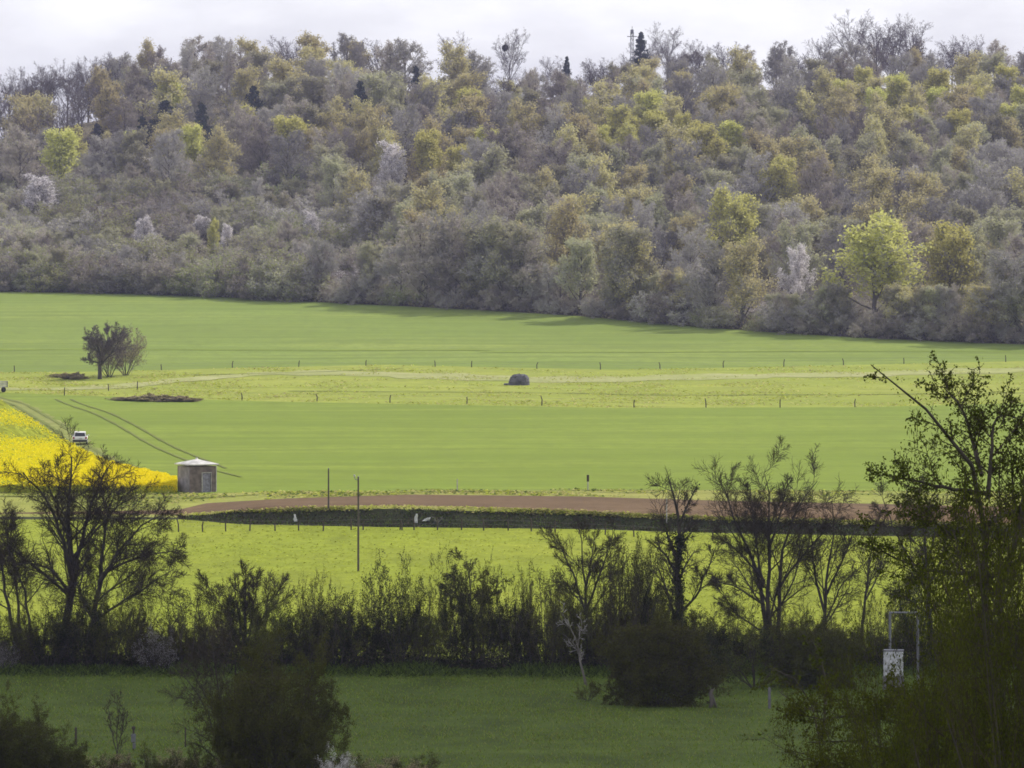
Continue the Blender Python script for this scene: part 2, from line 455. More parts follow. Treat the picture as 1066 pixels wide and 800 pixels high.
def drape(name, pts, width, mat, dz, off=0., world=False):
    w = np.array(pts, float) if world else np.array([gp(*p) for p in pts])
    d = np.concatenate([[0], np.cumsum(np.linalg.norm(np.diff(w[:, :2], axis=0), axis=1))])
    s = np.linspace(0, d[-1], max(8, int(d[-1] / 1.5)))
    C = np.stack([np.interp(s, d, w[:, 0]), np.interp(s, d, w[:, 1])], 1)
    kk = np.ones(9) / 9
    Cs = np.stack([np.convolve(np.pad(C[:, q], 4, 'edge'), kk, 'valid') for q in (0, 1)], 1)
    Cs[0] = C[0]; Cs[-1] = C[-1]
    T = nrm(np.gradient(Cs, axis=0)); Nn = np.stack([T[:, 1], -T[:, 0]], 1)
    ww = width * (1 + .35 * np.sin(s / 2.1) * np.sin(s / 5.7 + 1)) / 2
    V = []
    for q in (-1, -.33, .33, 1):
        p = Cs + Nn * (off + q * ww)[:, None]
        V.append(np.stack([p[:, 0], p[:, 1], H(p[:, 0], p[:, 1]) + dz], 1))
    V = np.stack(V, 1).reshape(-1, 3)
    n = len(s); i = (np.arange(n - 1)[:, None] * 4 + np.arange(3)[None])
    Q = np.stack([i, i + 1, i + 5, i + 4], -1).reshape(-1, 4)
    return tag(link(name, mesh_from(name, V, Q, [mat], None, True)), kind='structure')

# pale grass path along the rough strip, farm track by the rapeseed, wheel ruts
drape('path', [(300, 388), (360, 389), (430, 391), (500, 394), (560, 395.5), (640, 395.5), (720, 393), (800, 391.5), (900, 390), (980, 387.5), (1066, 385.5), (1160, 384)], 13., M['pale'], .04)
drape('path', [(-40, 405), (20, 405.5), (75, 405.5), (110, 404), (190, 396), (250, 391), (300, 388)], 6., M['pale'], .05)
track_pts = [(-30, 408), (20, 421), (60, 445), (83, 463.5), (110, 481), (150, 494), (178, 502), (205, 508)]
drape('farm_track', track_pts, 2.8, M['track'], .05)
drape('wheel_rut', track_pts[:6], .5, M['rut'], .09, .8)
drape('wheel_rut', track_pts[:6], .5, M['rut'], .09, -.8)
tram = [(66, 416), (105, 430), (140, 448), (185, 472), (225, 488), (262, 497), (330, 506)]
drape('wheel_rut', tram[:6], .34, M['rut'], .06, 1.0)
drape('wheel_rut', tram[:5], .34, M['rut'], .06, -1.0)
for k, (xa, xb, yy, wd) in enumerate([(0, 470, 364.5, 2.5), (560, 1066, 366, 1.6)]):
    drape('drill_line', [(xa - 60, yy + .8), ((xa + xb) / 2, yy), (xb + 40, yy + .4)], wd, M['crop'], .04)
# rutted lines along the verge above the ploughed strip and in the rough strip
for pts, wd in (([(190, 519), (300, 515), (440, 512.4), (600, 513), (760, 514), (930, 515), (1100, 517)], .5),
                ([(330, 514.4), (470, 512.2), (640, 510.6), (800, 511), (930, 511.8), (1100, 513)], .5),
                ([(0, 517), (80, 518), (190, 519)], .6),
                ([(300, 407.5), (420, 408.5), (560, 409), (640, 411), (700, 412), (900, 411.5), (1100, 409)], .7),
                ([(200, 391), (300, 388.8), (420, 384)], .7)):
    drape('wheel_rut', pts, wd, M['rut'], .07)

# ------------------------------------------------------------------ tufts (uncountable grass)
def blades(P, h, w, rg, lean=.35):
    n = len(P)
    a = rg.uniform(0, 6.28, n); d = np.stack([np.cos(a), np.sin(a), np.zeros(n)], 1) * (w * rg.uniform(.6, 1.4, n))[:, None]
    t = np.stack([rg.normal(0, lean, n), rg.normal(0, lean, n), np.ones(n)], 1) * (h * rg.uniform(.5, 1.3, n))[:, None]
    V = np.stack([P - d, P + d, P + t + d * .25, P + t - d * .25], 1).reshape(-1, 3)
    return V, np.arange(4 * n).reshape(n, 4)
def scatter_px(n, px0, px1, A, B, rg, clump=0.):
    px = rg.uniform(px0, px1, n); t = rg.uniform(0, 1, n)
    a = np.interp(px, COLS, A); b = np.interp(px, COLS, B)
    Y = a + (b - a) * t; X = (px - 533) / F * Y
    if clump:
        k = np.sin(X * .21 + 2 * np.sin(Y * .13)) * np.sin(Y * .17 + 2 * np.sin(X * .11)) + rg.uniform(-.5, .5, n) > clump
        X, Y = X[k], Y[k]
    return np.stack([X, Y, H(X, Y)], 1)
def tufts(name, P, h, w, mats, rg, label=None):
    n = len(P); a = rg.uniform(0, 6.28, n); sz = (w * 1.3 * rg.uniform(.5, 1.5, n))[:, None]
    A = np.stack([np.cos(a), np.sin(a), rg.normal(0, .25, n)], 1) * sz * 1.5; B = np.stack([-np.sin(a), np.cos(a), rg.normal(0, .25, n)], 1) * sz
    C = P + np.array([0, 0, 1.]) * (.02 + h * rg.uniform(.2, 1, n))[:, None]
    V = np.stack([C - A, C - B, C + A, C + B], 1).reshape(-1, 3); Q = np.arange(4 * n).reshape(n, 4)
    o = link(name, mesh_from(name, V, Q, mats, rg.integers(0, len(mats), len(Q)), False, rg.uniform(0, 1, len(Q))))
    return tag(o, label, 'grass', None, 'stuff')
def bank_tufts(name, P, h, w, mats, rg, label=None):
    k = rg.uniform(0, 1, len(P)) < .55 + .45 * np.sin(P[:, 0] * 1.1 + np.sin(P[:, 0] * .4)) * np.sin(P[:, 0] * .37 + P[:, 1])
    P = P[k]; hh = h * (1 + .9 * np.sin(P[:, 0] * .8) * np.sin(P[:, 0] * .23 + 1.))
    V, Q = leaf_quads(P + np.array([0, 0, 1.]) * (hh * rg.uniform(0, 1, len(P)))[:, None], w * 2.2, rg, .5, .6)
    o = link(name, mesh_from(name, V, Q, mats, rg.integers(0, len(mats), len(Q)), False, rg.uniform(0, 1, len(Q))))
    return tag(o, label, 'grass', None, 'stuff')
rg = np.random.default_rng(11)
Y240 = np.full(len(COLS), 236.)
P = np.concatenate([scatter_px(50000, -60, 1126, Y240, b_hedge, rg, .2), scatter_px(40000, -60, 1126, Y240, b_hedge, rg)])
V, Q = blades(P, .12, .028, rg, .6)
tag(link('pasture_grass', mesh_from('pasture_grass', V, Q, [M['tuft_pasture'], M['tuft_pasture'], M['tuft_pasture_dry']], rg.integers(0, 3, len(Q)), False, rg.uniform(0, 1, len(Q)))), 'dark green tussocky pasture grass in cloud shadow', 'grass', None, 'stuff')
tufts('meadow_grass', np.concatenate([scatter_px(22000, -60, 1126, b_hedge, b_bank0, rg, .25), scatter_px(26000, -60, 1126, b_hedge, b_bank0, rg)]), .05, .05, [M['tuft'], M['tuft_meadow']], rg, 'bright yellow green meadow grass beyond the hedgerow')
bank_tufts('bank_grass_shade', scatter_px(34000, 185, 1126, b_bank0, b_bank1, rg), .2, .08, [M['tuft_dark'], M['ivy'], M['twig'], M['twig']], rg, 'dark tangled growth on the ditch bank, its shade deepened in the colour')
edge = b_bank1 + .5
tufts('headland_tufts', scatter_px(5000, 185, 1126, b_bank1 - .3, b_pl0, rg), .12, .07, [M['tuft'], M['tuft_dry']], rg, 'sunlit rough grass along the top of the bank')
tufts('verge_grass', scatter_px(14000, -60, 1126, b_pl1, b_crop, rg, .1), .1, .08, [M['tuft'], M['tuft_dry'], M['tuft_dark']], rg, 'tussocky verge grass between ploughed strip and crop')
tufts('rough_grass', scatter_px(40000, -60, 1126, b_lo, b_up, rg, .1), .08, .09, [M['tuft'], M['tuft_dry'], M['tuft']], rg, 'tussocky pale grass of the strip between the two crop fields')

# ------------------------------------------------------------------ rapeseed
RE = np.array([(-600, 330), (-200, 360), (0, 421), (40, 447), (75, 470), (110, 488), (150, 498), (184, 506)], float)
def in_rape(px, py): return (px < 184) & (py < 513.5) & (py > np.interp(px, RE[:, 0], RE[:, 1]))
def rape():
    rg = np.random.default_rng(3)
    cols = np.arange(-420, 185, 4.)
    rows = 60
    V = []
    for c in cols:
        a = depth(c, 513.5 if c > -50 else 513.5); b = max(a + .5, depth(c, float(np.interp(c, RE[:, 0], RE[:, 1]))))
        Y = np.concatenate([[a], a + .02 + (b - a - .04) * np.linspace(0, 1, rows - 2), [b]])
        X = (c - 533) / F * Y
        dz = np.full(rows, .62); dz[0] = 0.02; dz[-1] = 0.02
        dz += np.where(dz > .1, .10 * np.sin(X * 1.7 + Y * .9) * np.sin(Y * 1.1 - X * .6), 0)
        if c == cols[-1]: dz[:] = 0.02
        V.append(np.stack([X, Y, H(X, Y) + dz], 1))
    V = np.stack(V)          # cols, rows
    n = rows; i = (np.arange(len(cols) - 1)[:, None] * n + np.arange(n - 1)[None])
    Q = np.stack([i, i + n, i + n + 1, i + 1], -1).reshape(-1, 4)
    cr = CR(); cr.add((V.reshape(-1, 3), Q), 0)
    # flower heads over the canopy, thinner along drill gaps
    N = 210000
    px = rg.uniform(-200, 184, N); t = rg.uniform(0, 1, N) ** 1.5
    a = np.array([depth(c, 513.5) for c in cols]); b = np.array([depth(c, float(np.interp(c, RE[:, 0], RE[:, 1]))) for c in cols])
    A = np.interp(px, cols, a); B = np.interp(px, cols, b)
    Y = A + (B - A) * t; X = (px - 533) / F * Y
    dens = .22 + .7 * sm((545 - Y) / 90.) + .3 * np.sin(X * .35 + Y * .05) * np.sin(Y * .11 + X * .2) - .5 * (np.abs(np.sin(X * .13 + Y * .021)) < .05)
    k = rg.uniform(0, 1, N) < dens
    X, Y = X[k], Y[k]
    C = np.stack([X, Y, H(X, Y) + .62 + .10 * np.sin(X * 1.7 + Y * .9) * np.sin(Y * 1.1 - X * .6) + rg.uniform(-.02, .28, len(X))], 1)
    fr = rg.uniform(0, 1, len(X)) < np.clip(1.2 / np.maximum(t[k] * 60, .1), 0, 1); C[:, 2] -= np.where(t[k] < .03, rg.uniform(0, .6, len(X)), 0)
    cr.add(leaf_quads(C, .17, rg, .8), 1)
    o = link('rapeseed', cr.mesh('rapeseed', [M['rape_green'], M['rape']], rg))
    tag(o, 'bright yellow rapeseed in flower beside the small hut', 'rapeseed', None, 'stuff')
rape()

# ------------------------------------------------------------------ trees
def stem_straight(h, r, rg, lean=.03, K=8, base=(0, 0, 0)):
    z = np.linspace(0, h, K); w = np.cumsum(rg.normal(0, lean * h / K, (K, 2)), 0); w -= w[0]
    P = np.stack([base[0] + w[:, 0], base[1] + w[:, 1], base[2] + z], 1)
    return P[None], (r * np.linspace(1, .25, K) ** .8)[None]
def fan_stems(n, h, r, spread, rg, K=7, base_r=.3):
    Ps, Rs = [], []
    for k in range(n):
        a = k * 2.4 + rg.uniform(-.4, .4); q = math.sqrt((k + .5) / n)
        L = h * rg.uniform(.75, 1.05) * (1 - .25 * q * q)
        d = np.array([math.cos(a) * math.sin(spread * q), math.sin(a) * math.sin(spread * q), math.cos(spread * q)])
        p = np.array([math.cos(a) * base_r * q, math.sin(a) * base_r * q, 0.]); pts = [p]
        for i in range(K - 1):
            d = nrm(d + rg.normal(0, .09, 3) + np.array([0, 0, .05])); p = p + d * L / (K - 1); pts.append(p)
        Ps.append(pts); Rs.append(r * rg.uniform(.7, 1.2) * np.linspace(1, .25, K))
    return np.array(Ps), np.array(Rs)

def far_proto(kind, seed):
    """one trunk mesh and one crown mesh of a wood tree, about 10 m tall"""
    rg = np.random.default_rng(seed)
    cr = CR(); tk = CR(); h = 10.
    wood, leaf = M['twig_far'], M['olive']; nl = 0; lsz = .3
    if kind == 'conifer':
        P0, R0 = stem_straight(h, .22, rg, .01)
        tk.add(tubes(P0, R0, 6))
        P1, R1 = sprout(P0, R0, rg, 110, .1, .99, 88, 16, .36, .9, .10, -.02, 4, .3, .3)
        cr.add(ribbons(P1, R1, rg))
        P2, R2 = sprout(P1, R1, rg, 9, .15, 1., 50, 12, .3, .3, .1, -.06, 3, .5, rmin=.05)
        cr.add(ribbons(P2, R2, rg), 1)
        cr.add(leaf_quads(tips(P2, rg, 5, .1, .08), .36, rg, .45), 1)
        return tk, cr, M['twig'], M['needle']
    if kind == 'skyline':
        P0, R0 = stem_straight(h * .6, .17, rg, .03)
        P1, R1 = sprout(P0, R0, rg, 11, .45, 1., 30, 9, .5, .15, .08, .06, 6, .55, absL=h)
        P2, R2 = sprout(P1, R1, rg, 8, .15, 1., 36, 10, .42, .45, .12, .06, 4, .55, rmin=.022)
        P3, R3 = sprout(P2, R2, rg, 7, .15, 1., 38, 12, .5, .4, .12, .04, 3, .6, rmin=.017)
        P4, R4 = sprout(P3, R3, rg, 5, .2, 1., 38, 14, .6, .3, .1, .04, 2, .6, rmin=.014)
        tk.add(tubes(P0, R0, 6)); tk.add(tubes(P1, R1, 4))
        for P, Rr in ((P2, R2), (P3, R3), (P4, R4)): cr.add(ribbons(P, Rr, rg))
        return tk, cr, M['twig_mid'], M['olive']
    if kind in ('scrub', 'scrub_green', 'scrub_blossom'):
        P0, R0 = fan_stems(13, 6.6, .06, 1.3, rg, base_r=1.2)
        P1, R1 = sprout(P0, R0, rg, 9, .25, 1., 45, 14, .42, .4, .14, .05, 4, .5, rmin=.02)
        P2, R2 = sprout(P1, R1, rg, 7, .2, 1., 45, 14, .5, .4, .14, .03, 3, .6, rmin=.02)
        P3, R3 = sprout(P2, R2, rg, 8, .1, 1., 45, 16, .6, .3, .1, .03, 2, .7, rmin=.034)
        tk.add(tubes(P0, R0, 4))
        for P, Rr in ((P1, R1), (P2, R2), (P3, R3)): cr.add(ribbons(P, Rr, rg))
        if kind == 'scrub_green': cr.add(leaf_quads(tips(P2, rg, 8, .4, .25), .27, rg), 1); leaf = M['green'] if seed % 2 else M['olive']
        elif kind == 'scrub_blossom': cr.add(leaf_quads(tips(P2, rg, 7, .3, .2), .2, rg), 1); leaf = M['blossom']
        else: cr.add(leaf_quads(tips(P2, rg, 2, .5, .2), .24, rg), 1); cr.add(leaf_quads(tips(P2, rg, 5, .4, .2), .2, rg, .4), 0)
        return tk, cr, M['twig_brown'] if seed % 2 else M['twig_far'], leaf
    # rounded broadleaf crown
    P0, R0 = stem_straight(h * .8, .2, rg, .03)
    lo = (.1 if seed % 2 == 0 or kind == 'budding' else .2) if kind != 'tall' else .3
    P1, R1 = sprout(P0, R0, rg, 17, lo, 1., 44, 11, .48 if kind != 'tall' else .34, .42, .09, .11, 5, .5)
    P2, R2 = sprout(P1, R1, rg, 8, .25, 1., 38, 12, .46, .35, .12, .08, 4, .5, rmin=.02)
    P3, R3 = sprout(P2, R2, rg, 7, .2, 1., 36, 14, .52, .35, .12, .09, 3, .6, rmin=.02)
    P4, R4 = sprout(P3, R3, rg, 6, .1, 1., 34, 14, .7, .3, .1, .09, 2, .7, rmin=.028)
    tk.add(tubes(P0, R0, 6)); tk.add(tubes(P1, R1, 4))
    for P, Rr in ((P2, R2), (P3, R3), (P4, R4)): cr.add(ribbons(P, Rr, rg))
    if kind == 'bare': cr.add(leaf_quads(tips(P3, rg, 1, .5, .2), .18, rg), 1); cr.add(leaf_quads(tips(P3, rg, 4, .5, .2), .2, rg, .4), 0); wood = M['twig_far'] if seed % 2 else M['twig_brown']
    if kind == 'budding': cr.add(leaf_quads(tips(P3, rg, 8, .5, .25), .25, rg), 1); leaf = M['olive']
    if kind in ('leafy', 'tall'): cr.add(leaf_quads(tips(P3, rg, 10, .5, .3), .28, rg), 1); leaf = M['yellow'] if seed % 2 else M['gold']
    if kind == 'golden': cr.add(leaf_quads(tips(P3, rg, 8, .5, .3), .26, rg), 1); leaf = M['gold']
    if kind == 'blossom': cr.add(leaf_quads(tips(P3, rg, 10, .4, .2), .21, rg), 1); leaf = M['blossom']
    return tk, cr, wood, leaf

PROTO = {}
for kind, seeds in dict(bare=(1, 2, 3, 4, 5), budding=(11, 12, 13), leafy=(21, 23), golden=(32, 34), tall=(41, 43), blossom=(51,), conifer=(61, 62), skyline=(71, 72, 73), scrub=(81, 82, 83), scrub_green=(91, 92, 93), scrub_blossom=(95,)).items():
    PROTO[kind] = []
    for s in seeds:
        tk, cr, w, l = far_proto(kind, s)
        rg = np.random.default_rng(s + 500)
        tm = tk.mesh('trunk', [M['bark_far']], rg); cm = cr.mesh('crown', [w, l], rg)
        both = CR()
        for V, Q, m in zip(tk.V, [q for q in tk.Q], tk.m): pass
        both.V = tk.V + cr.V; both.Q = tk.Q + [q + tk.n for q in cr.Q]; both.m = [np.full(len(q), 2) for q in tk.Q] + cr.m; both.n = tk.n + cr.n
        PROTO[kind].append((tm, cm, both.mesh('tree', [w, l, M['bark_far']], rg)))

def top_to_Y(px, ptop, h):
    """distance on the wooded slope at which a tree of height h has its top on photo row ptop"""
    Yw = float(np.interp(px, COLS, b_wood))
    Ys = np.arange(Yw + 2, 1262, 1.5); X = (px - 533) / F * Ys
    y = HOR + F * (EYE - H(X, Ys) - h) / Ys
    i = int(np.argmin(np.abs(y - ptop)))
    return float(Ys[i])

used = []
def wood_tree(name, kind, v, px, Y, h, wid, label, cat, group=None, parts=False, rz=None):
    tm, cm, bm = PROTO[kind][v % len(PROTO[kind])]
    p = at(px, Y); p[2] -= .15
    ref = 10. if 'scrub' not in kind else 7.
    sz = h / ref; sx = sz * wid
    rz = random.uniform(0, 6.28) if rz is None else rz
    if parts:
        o = empty(name, p, rz, (sx, sx, sz)); link('trunk', tm, o); link('crown', cm, o)
    else:
        o = link(name, bm, None, p, rz, (sx, sx, sz))
    tag(o, label, cat, group); used.append((px, Y, h))
    return o

# trees of the wood that stand out in the photo, each with its own label
SPECIAL = [
    # name, kind, v, px, top row, height, width factor, label
    ('broadleaf_tree', 'leafy', 0, 910, 228, 19, 1.35, 'broad domed yellow green tree in full young leaf at the wood edge'),
    ('broadleaf_tree', 'leafy', 1, 987, 236, 17, 1.0, 'narrower yellow green tree right of the broad domed one at the wood edge'),
    ('broadleaf_tree', 'leafy', 0, 765, 200, 18, 1.05, 'yellowish rounded tree midway up the slope left of the broad domed one'),
    ('broadleaf_tree', 'leafy', 1, 810, 166, 15, 1.0, 'small bright yellow green tree above the yellowish rounded tree'),
    ('broadleaf_tree', 'bare', 1, 851, 164, 15, 1.0, 'brown rounded bare tree beside the small bright yellow green tree'),
    ('broadleaf_tree', 'golden', 0, 588, 215, 18, .95, 'golden topped conical tree low on the slope above the field'),
    ('broadleaf_tree', 'budding', 0, 604, 246, 14, 1.0, 'brownish budding tree in front of the golden topped conical tree'),
    ('broadleaf_tree', 'budding', 1, 510, 154, 17, 1.4, 'wide dome shaped grey green tree in the middle of the wood'),
    ('broadleaf_tree', 'leafy', 1, 222, 230, 10, .45, 'slender yellow tree standing alone among the left scrub'),
    ('broadleaf_tree', 'leafy', 0, 225, 122, 6, .6, 'tiny yellow tree in front of the dark conifers'),
    ('flowering_tree', 'blossom', 0, 40, 183, 11, 1.5, 'wide pale blossoming tree near the left end of the slope'),
    ('flowering_tree', 'blossom', 0, 408, 150, 14, 1.0, 'pale blossoming tree left of the wide grey green dome'),
    ('flowering_tree', 'blossom', 0, 831, 258, 13, .8, 'white blossoming tree at the foot of the wood near the broad domed tree'),
    ('flowering_shrub', 'scrub_blossom', 0, 786, 313, 4.5, 1.2, 'low white blossoming shrub at the field edge beneath the wood'),
    ('flowering_shrub', 'scrub_blossom', 0, 362, 276, 4.5, 1.5, 'long low white blossoming shrub at the field edge left of centre'),
    ('flowering_tree', 'blossom', 0, 237, 234, 7, .7, 'small whitish bare looking tree beside the slender yellow tree'),
    ('conifer_tree', 'conifer', 0, 375, 84, 16, .8, 'tall dark conifer standing alone among golden trees'),
    ('conifer_tree', 'conifer', 1, 210, 107, 14, .9, 'dark conifer right of the dense conifer clump'),
    ('conifer_tree', 'conifer', 0, 264, 88, 15, 1.0, 'dark blue green conifer rising behind the left scrub slope'),
    ('conifer_tree', 'conifer', 1, 172, 104, 12, 1.5, 'broad dark conifer in the middle of the conifer clump'),
    ('conifer_tree', 'conifer', 0, 148, 120, 10, 1.1, 'lower dark conifer at the left of the conifer clump'),
    ('conifer_tree', 'conifer', 1, 101, 128, 9, 1.3, 'squat dark conifer at the lower edge of the tall bare trees'),
    ('conifer_tree', 'conifer', 0, 433, 68, 12, .8, 'dark conifer tip among golden trees under the skyline'),
    ('conifer_tree', 'conifer', 1, 667, 33, 17, .75, 'dark conifer breaking the skyline beside the mast'),
    ('conifer_tree', 'conifer', 0, 590, 56, 12, .6, 'thin dark conifer on the skyline near the mistletoe tree'),
    ('broadleaf_tree', 'scrub', 0, 690, 272, 7, 1.0, 'pale grey twiggy thicket tree at the wood foot right of the golden cone'),
    ('bare_tree', 'skyline', 0, 530, 30, 20, .8, 'thin bare tree on the skyline holding a round mistletoe ball'),
    ('bare_tree', 'skyline', 1, 890, 20, 17, 1.15, 'tall bare tree at the left of the high skyline group'),
    ('bare_tree', 'skyline', 2, 912, 22, 17, 1.15, 'tall bare tree second in the high skyline group'),
    ('bare_tree', 'skyline', 0, 930, 20, 17, 1.15, 'tall bare tree third in the high skyline group'),
    ('bare_tree', 'skyline', 1, 950, 24, 17, 1.15, 'tall bare tree at the right of the high skyline group'),
    ('bare_tree', 'skyline', 2, 857, 32, 14, .9, 'lone thin bare tree left of the high skyline group'),
    ('bare_tree', 'skyline', 1, 695, 32, 16, 1.1, 'spreading bare tree on the skyline just right of the skyline conifer'),
]
for nm, kind, v, px, pt, h, wd, lab in SPECIAL:
    Y = top_to_Y(px, pt, h)
    wood_tree(nm, kind, v, px, Y, h, wd, lab, {'conifer_tree': 'conifer', 'flowering_tree': 'flowering tree', 'flowering_shrub': 'shrub'}.get(nm, 'tree'), None, True)

# the mass of the wood, row by row up the slope
rw = random.Random(5)
def skyline(px):
    return float(np.interp(px, [-120, 0, 60, 150, 210, 330, 430, 490, 510, 530, 570, 620, 660, 720, 800, 860, 880, 940, 955, 1000, 1066, 1180],
                           [64, 64, 57, 43, 35, 39, 36, 47, 72, 66, 60, 58, 48, 42, 44, 44, 40, 38, 42, 37, 46, 50]))
def zone(px, r):
    """kind, height for a tree whose top shows at photo row r"""
    q = rw.random()
    s = r - skyline(px)
    left = px < 330 + 120 * sm((r - 150) / 100.) and r > 138
    edge_y = float(np.interp(px, [0, 200, 400, 600, 800, 1066], [303, 308, 318, 329, 346, 359]))
    if s < 12:
        if px < 120: return 'skyline', rw.uniform(14, 17)
        if px < 500: return ('bare' if q < .45 else 'golden' if q < .8 else 'skyline'), rw.uniform(14, 18)
        return ('skyline' if q < .62 else 'bare'), rw.uniform(12, 15)
    if r > edge_y - 34 and px < 330: return ('scrub' if q < .6 else 'scrub_green'), rw.uniform(4, 6)
    if r > edge_y - 60 and px >= 330: return ('bare' if q < .55 else 'budding' if q < .72 else 'scrub'), rw.uniform(8, 12) if q < .72 else rw.uniform(5, 7)
    if left: return ('scrub' if q < .40 else 'scrub_green' if q < .66 else 'budding' if q < .82 else 'bare' if q < .97 else 'blossom'), rw.uniform(5.5, 9)
    if px < 520 and r < 150: return ('bare' if q < .48 else 'golden' if q < .76 else 'budding' if q < .88 else 'tall'), rw.uniform(13, 18)
    yel = (590 < px < 790 and 92 < r < 135) or (850 < px < 1070 and 62 < r < 112)
    if yel: return ('tall' if q < .45 else 'leafy' if q < .62 else 'golden' if q < .8 else 'bare'), rw.uniform(12, 16)
    return ('bare' if q < .48 else 'budding' if q < .80 else 'golden'), rw.uniform(12, 17)
INFO = {
    'bare': ('bare_tree', 'bare grey brown tree massed among others on the wooded slope', 'tree', 'bare trees massed on the slope'),
    'skyline': ('skyline_tree', 'tall bare tree lined up along the crest of the hill', 'tree', 'bare trees along the crest'),
    'budding': ('budding_tree', 'grey green budding tree massed among others on the slope', 'tree', 'budding trees massed on the slope'),
    'golden': ('golden_tree', 'golden tan tree just coming into leaf on the slope', 'tree', 'golden trees on the slope'),
    'tall': ('birch_tree', 'upright yellow tree in young leaf high on the slope', 'tree', 'upright yellow trees high on the slope'),
    'leafy': ('leafing_tree', 'rounded yellow green tree in young leaf high on the slope', 'tree', 'rounded yellow trees high on the slope'),
    'blossom': ('cherry_tree', 'small pale blossoming tree in the scrub', 'flowering tree', 'pale blossoming trees in the scrub'),
    'scrub': ('scrub_bush', 'brown leafless scrub bush on the lower slope', 'bush', 'brown scrub bushes on the lower slope'),
    'scrub_green': ('leafing_bush', 'greenish scrub bush in new leaf on the slope', 'bush', 'green scrub bushes on the slope'),
}
count = {}
r = 0.
row = 0
cand = []
lev = np.linspace(0, 1, 27)
for k, lv in enumerate(lev):
    px = -70 + rw.uniform(0, 20)
    while px < 1140:
        sk = skyline(px); ed = float(np.interp(px, [0, 200, 400, 600, 800, 1066], [303, 308, 318, 329, 346, 359]))
        bot = ed - (20 if px < 330 else 20 + 12 * min(1., (px - 330) / 150.))
        rr = sk + (bot - sk) * lv + rw.uniform(-6, 6) * (0 if k == 0 else 1) + (rw.uniform(-3, 6) if k == 0 else 0)
        kind, h = zone(px, rr)
        if px < 112 and 0 < k and rr < 128:
            if rw.random() < .45: px += 10; continue
            kind = 'skyline' if rw.random() < .75 else 'golden'; h = rw.uniform(13, 17)
        Y = top_to_Y(px, rr, h)
        cand.append((px, Y, h, kind))
        hp = h * F / Y
        px += hp * (.54 if kind not in ('skyline',) else .40) * rw.uniform(.75, 1.3)
for px, Y, h, kind in cand:
    c = count.get(kind, 0)
    if c >= 285: continue
    # keep clear of the singled-out trees
    clash = False
    ptop = HOR + F * (EYE - float(H((px - 533) / F * Y, Y)) - h) / Y
    for i_, (qx, qY, qh) in enumerate(used[:len(SPECIAL)]):
        if abs(qx - px) * Y / F < 3.0 and -9 < qY - Y < 3: clash = True; break
        sp = SPECIAL[i_]; hw = .26 * qh * sp[6] + .18 * h
        fr = .58 if sp[1] in ('leafy', 'blossom', 'scrub_blossom', 'golden', 'tall') else .3
        lim = sp[4] + fr * qh * F / qY
        if Y < qY and abs(qx - px) * Y / F < hw and lim - 70 < ptop < lim:
            h -= (lim - ptop) * Y / F; ptop = lim
            if h < 6 and kind not in ('scrub', 'scrub_green'): kind = 'scrub' if h > 2.5 else kind
            if h < 2.5: clash = True; break
    if clash: continue
    count[kind] = c + 1
    nm, lab, cat, grp = INFO[kind]
    wood_tree(nm, kind, rw.randrange(9), px, Y, h, rw.uniform(.88, 1.25) if kind not in ('skyline', 'scrub', 'scrub_green') and random.random() >= 0 else rw.uniform(.95, 1.25) if kind == 'skyline' else rw.uniform(1.1, 1.5), lab, cat, grp)
px = 325.
while px < 1150:
    Y = float(np.interp(px, COLS, b_wood)) + rw.uniform(1.5, 7); h = rw.uniform(2.6, 5.2)
    kind = 'scrub' if rw.random() < .75 else 'scrub_green'
    nm, lab, cat, grp = INFO[kind]
    if not 770 < px < 802: wood_tree(nm, kind, rw.randrange(9), px, Y, h, rw.uniform(1.1, 1.6), lab, cat, grp)
    px += rw.uniform(9, 19)
print('WOOD', count, len(used))
# hazel and bramble undergrowth filling the wood floor
rg = np.random.default_rng(19)
bx = np.full(len(COLS), 1230.)
P = scatter_px(60000, -80, 1146, b_wood + .5, bx, rg)
P2_ = scatter_px(45000, -80, 1146, b_wood + .5, b_wood + 9., rg); P = np.concatenate([P, P2_])
V, Q = leaf_quads(P + np.array([0, 0, 1.]) * (rg.uniform(0, 1, len(P)) ** 1.3 * (1.9 + .9 * np.sin(P[:, 0] * .35) * np.sin(P[:, 0] * .13 + P[:, 1] * .2)))[:, None], .75, rg, .22, .6)
tag(link('wood_undergrowth', mesh_from('wood_undergrowth', V, Q, [M['twig_mid'], M['bramble'], M['twig_mid']], rg.integers(0, 3, len(Q)), False, rg.uniform(0, 1, len(Q)))), 'brown twiggy undergrowth covering the floor of the wood', 'undergrowth', None, 'stuff')

# mistletoe ball and mast on the skyline
_sk = used[26]
rg = np.random.default_rng(4)
C = nrm(rg.normal(size=(900, 3))) * (rg.uniform(.2, 1, 900) ** .4)[:, None] * .85
cr = CR(); cr.add(leaf_quads(C, .4, rg, .5), 0)
pm = at(526, _sk[1]); zt = EYE - (50 - HOR) / F * _sk[1]
tag(link('mistletoe_ball', cr.mesh('mistletoe_ball', [M['ivy']], rg), None, (pm[0], pm[1], zt)), 'round dark mistletoe ball high in a thin bare skyline tree', 'mistletoe')

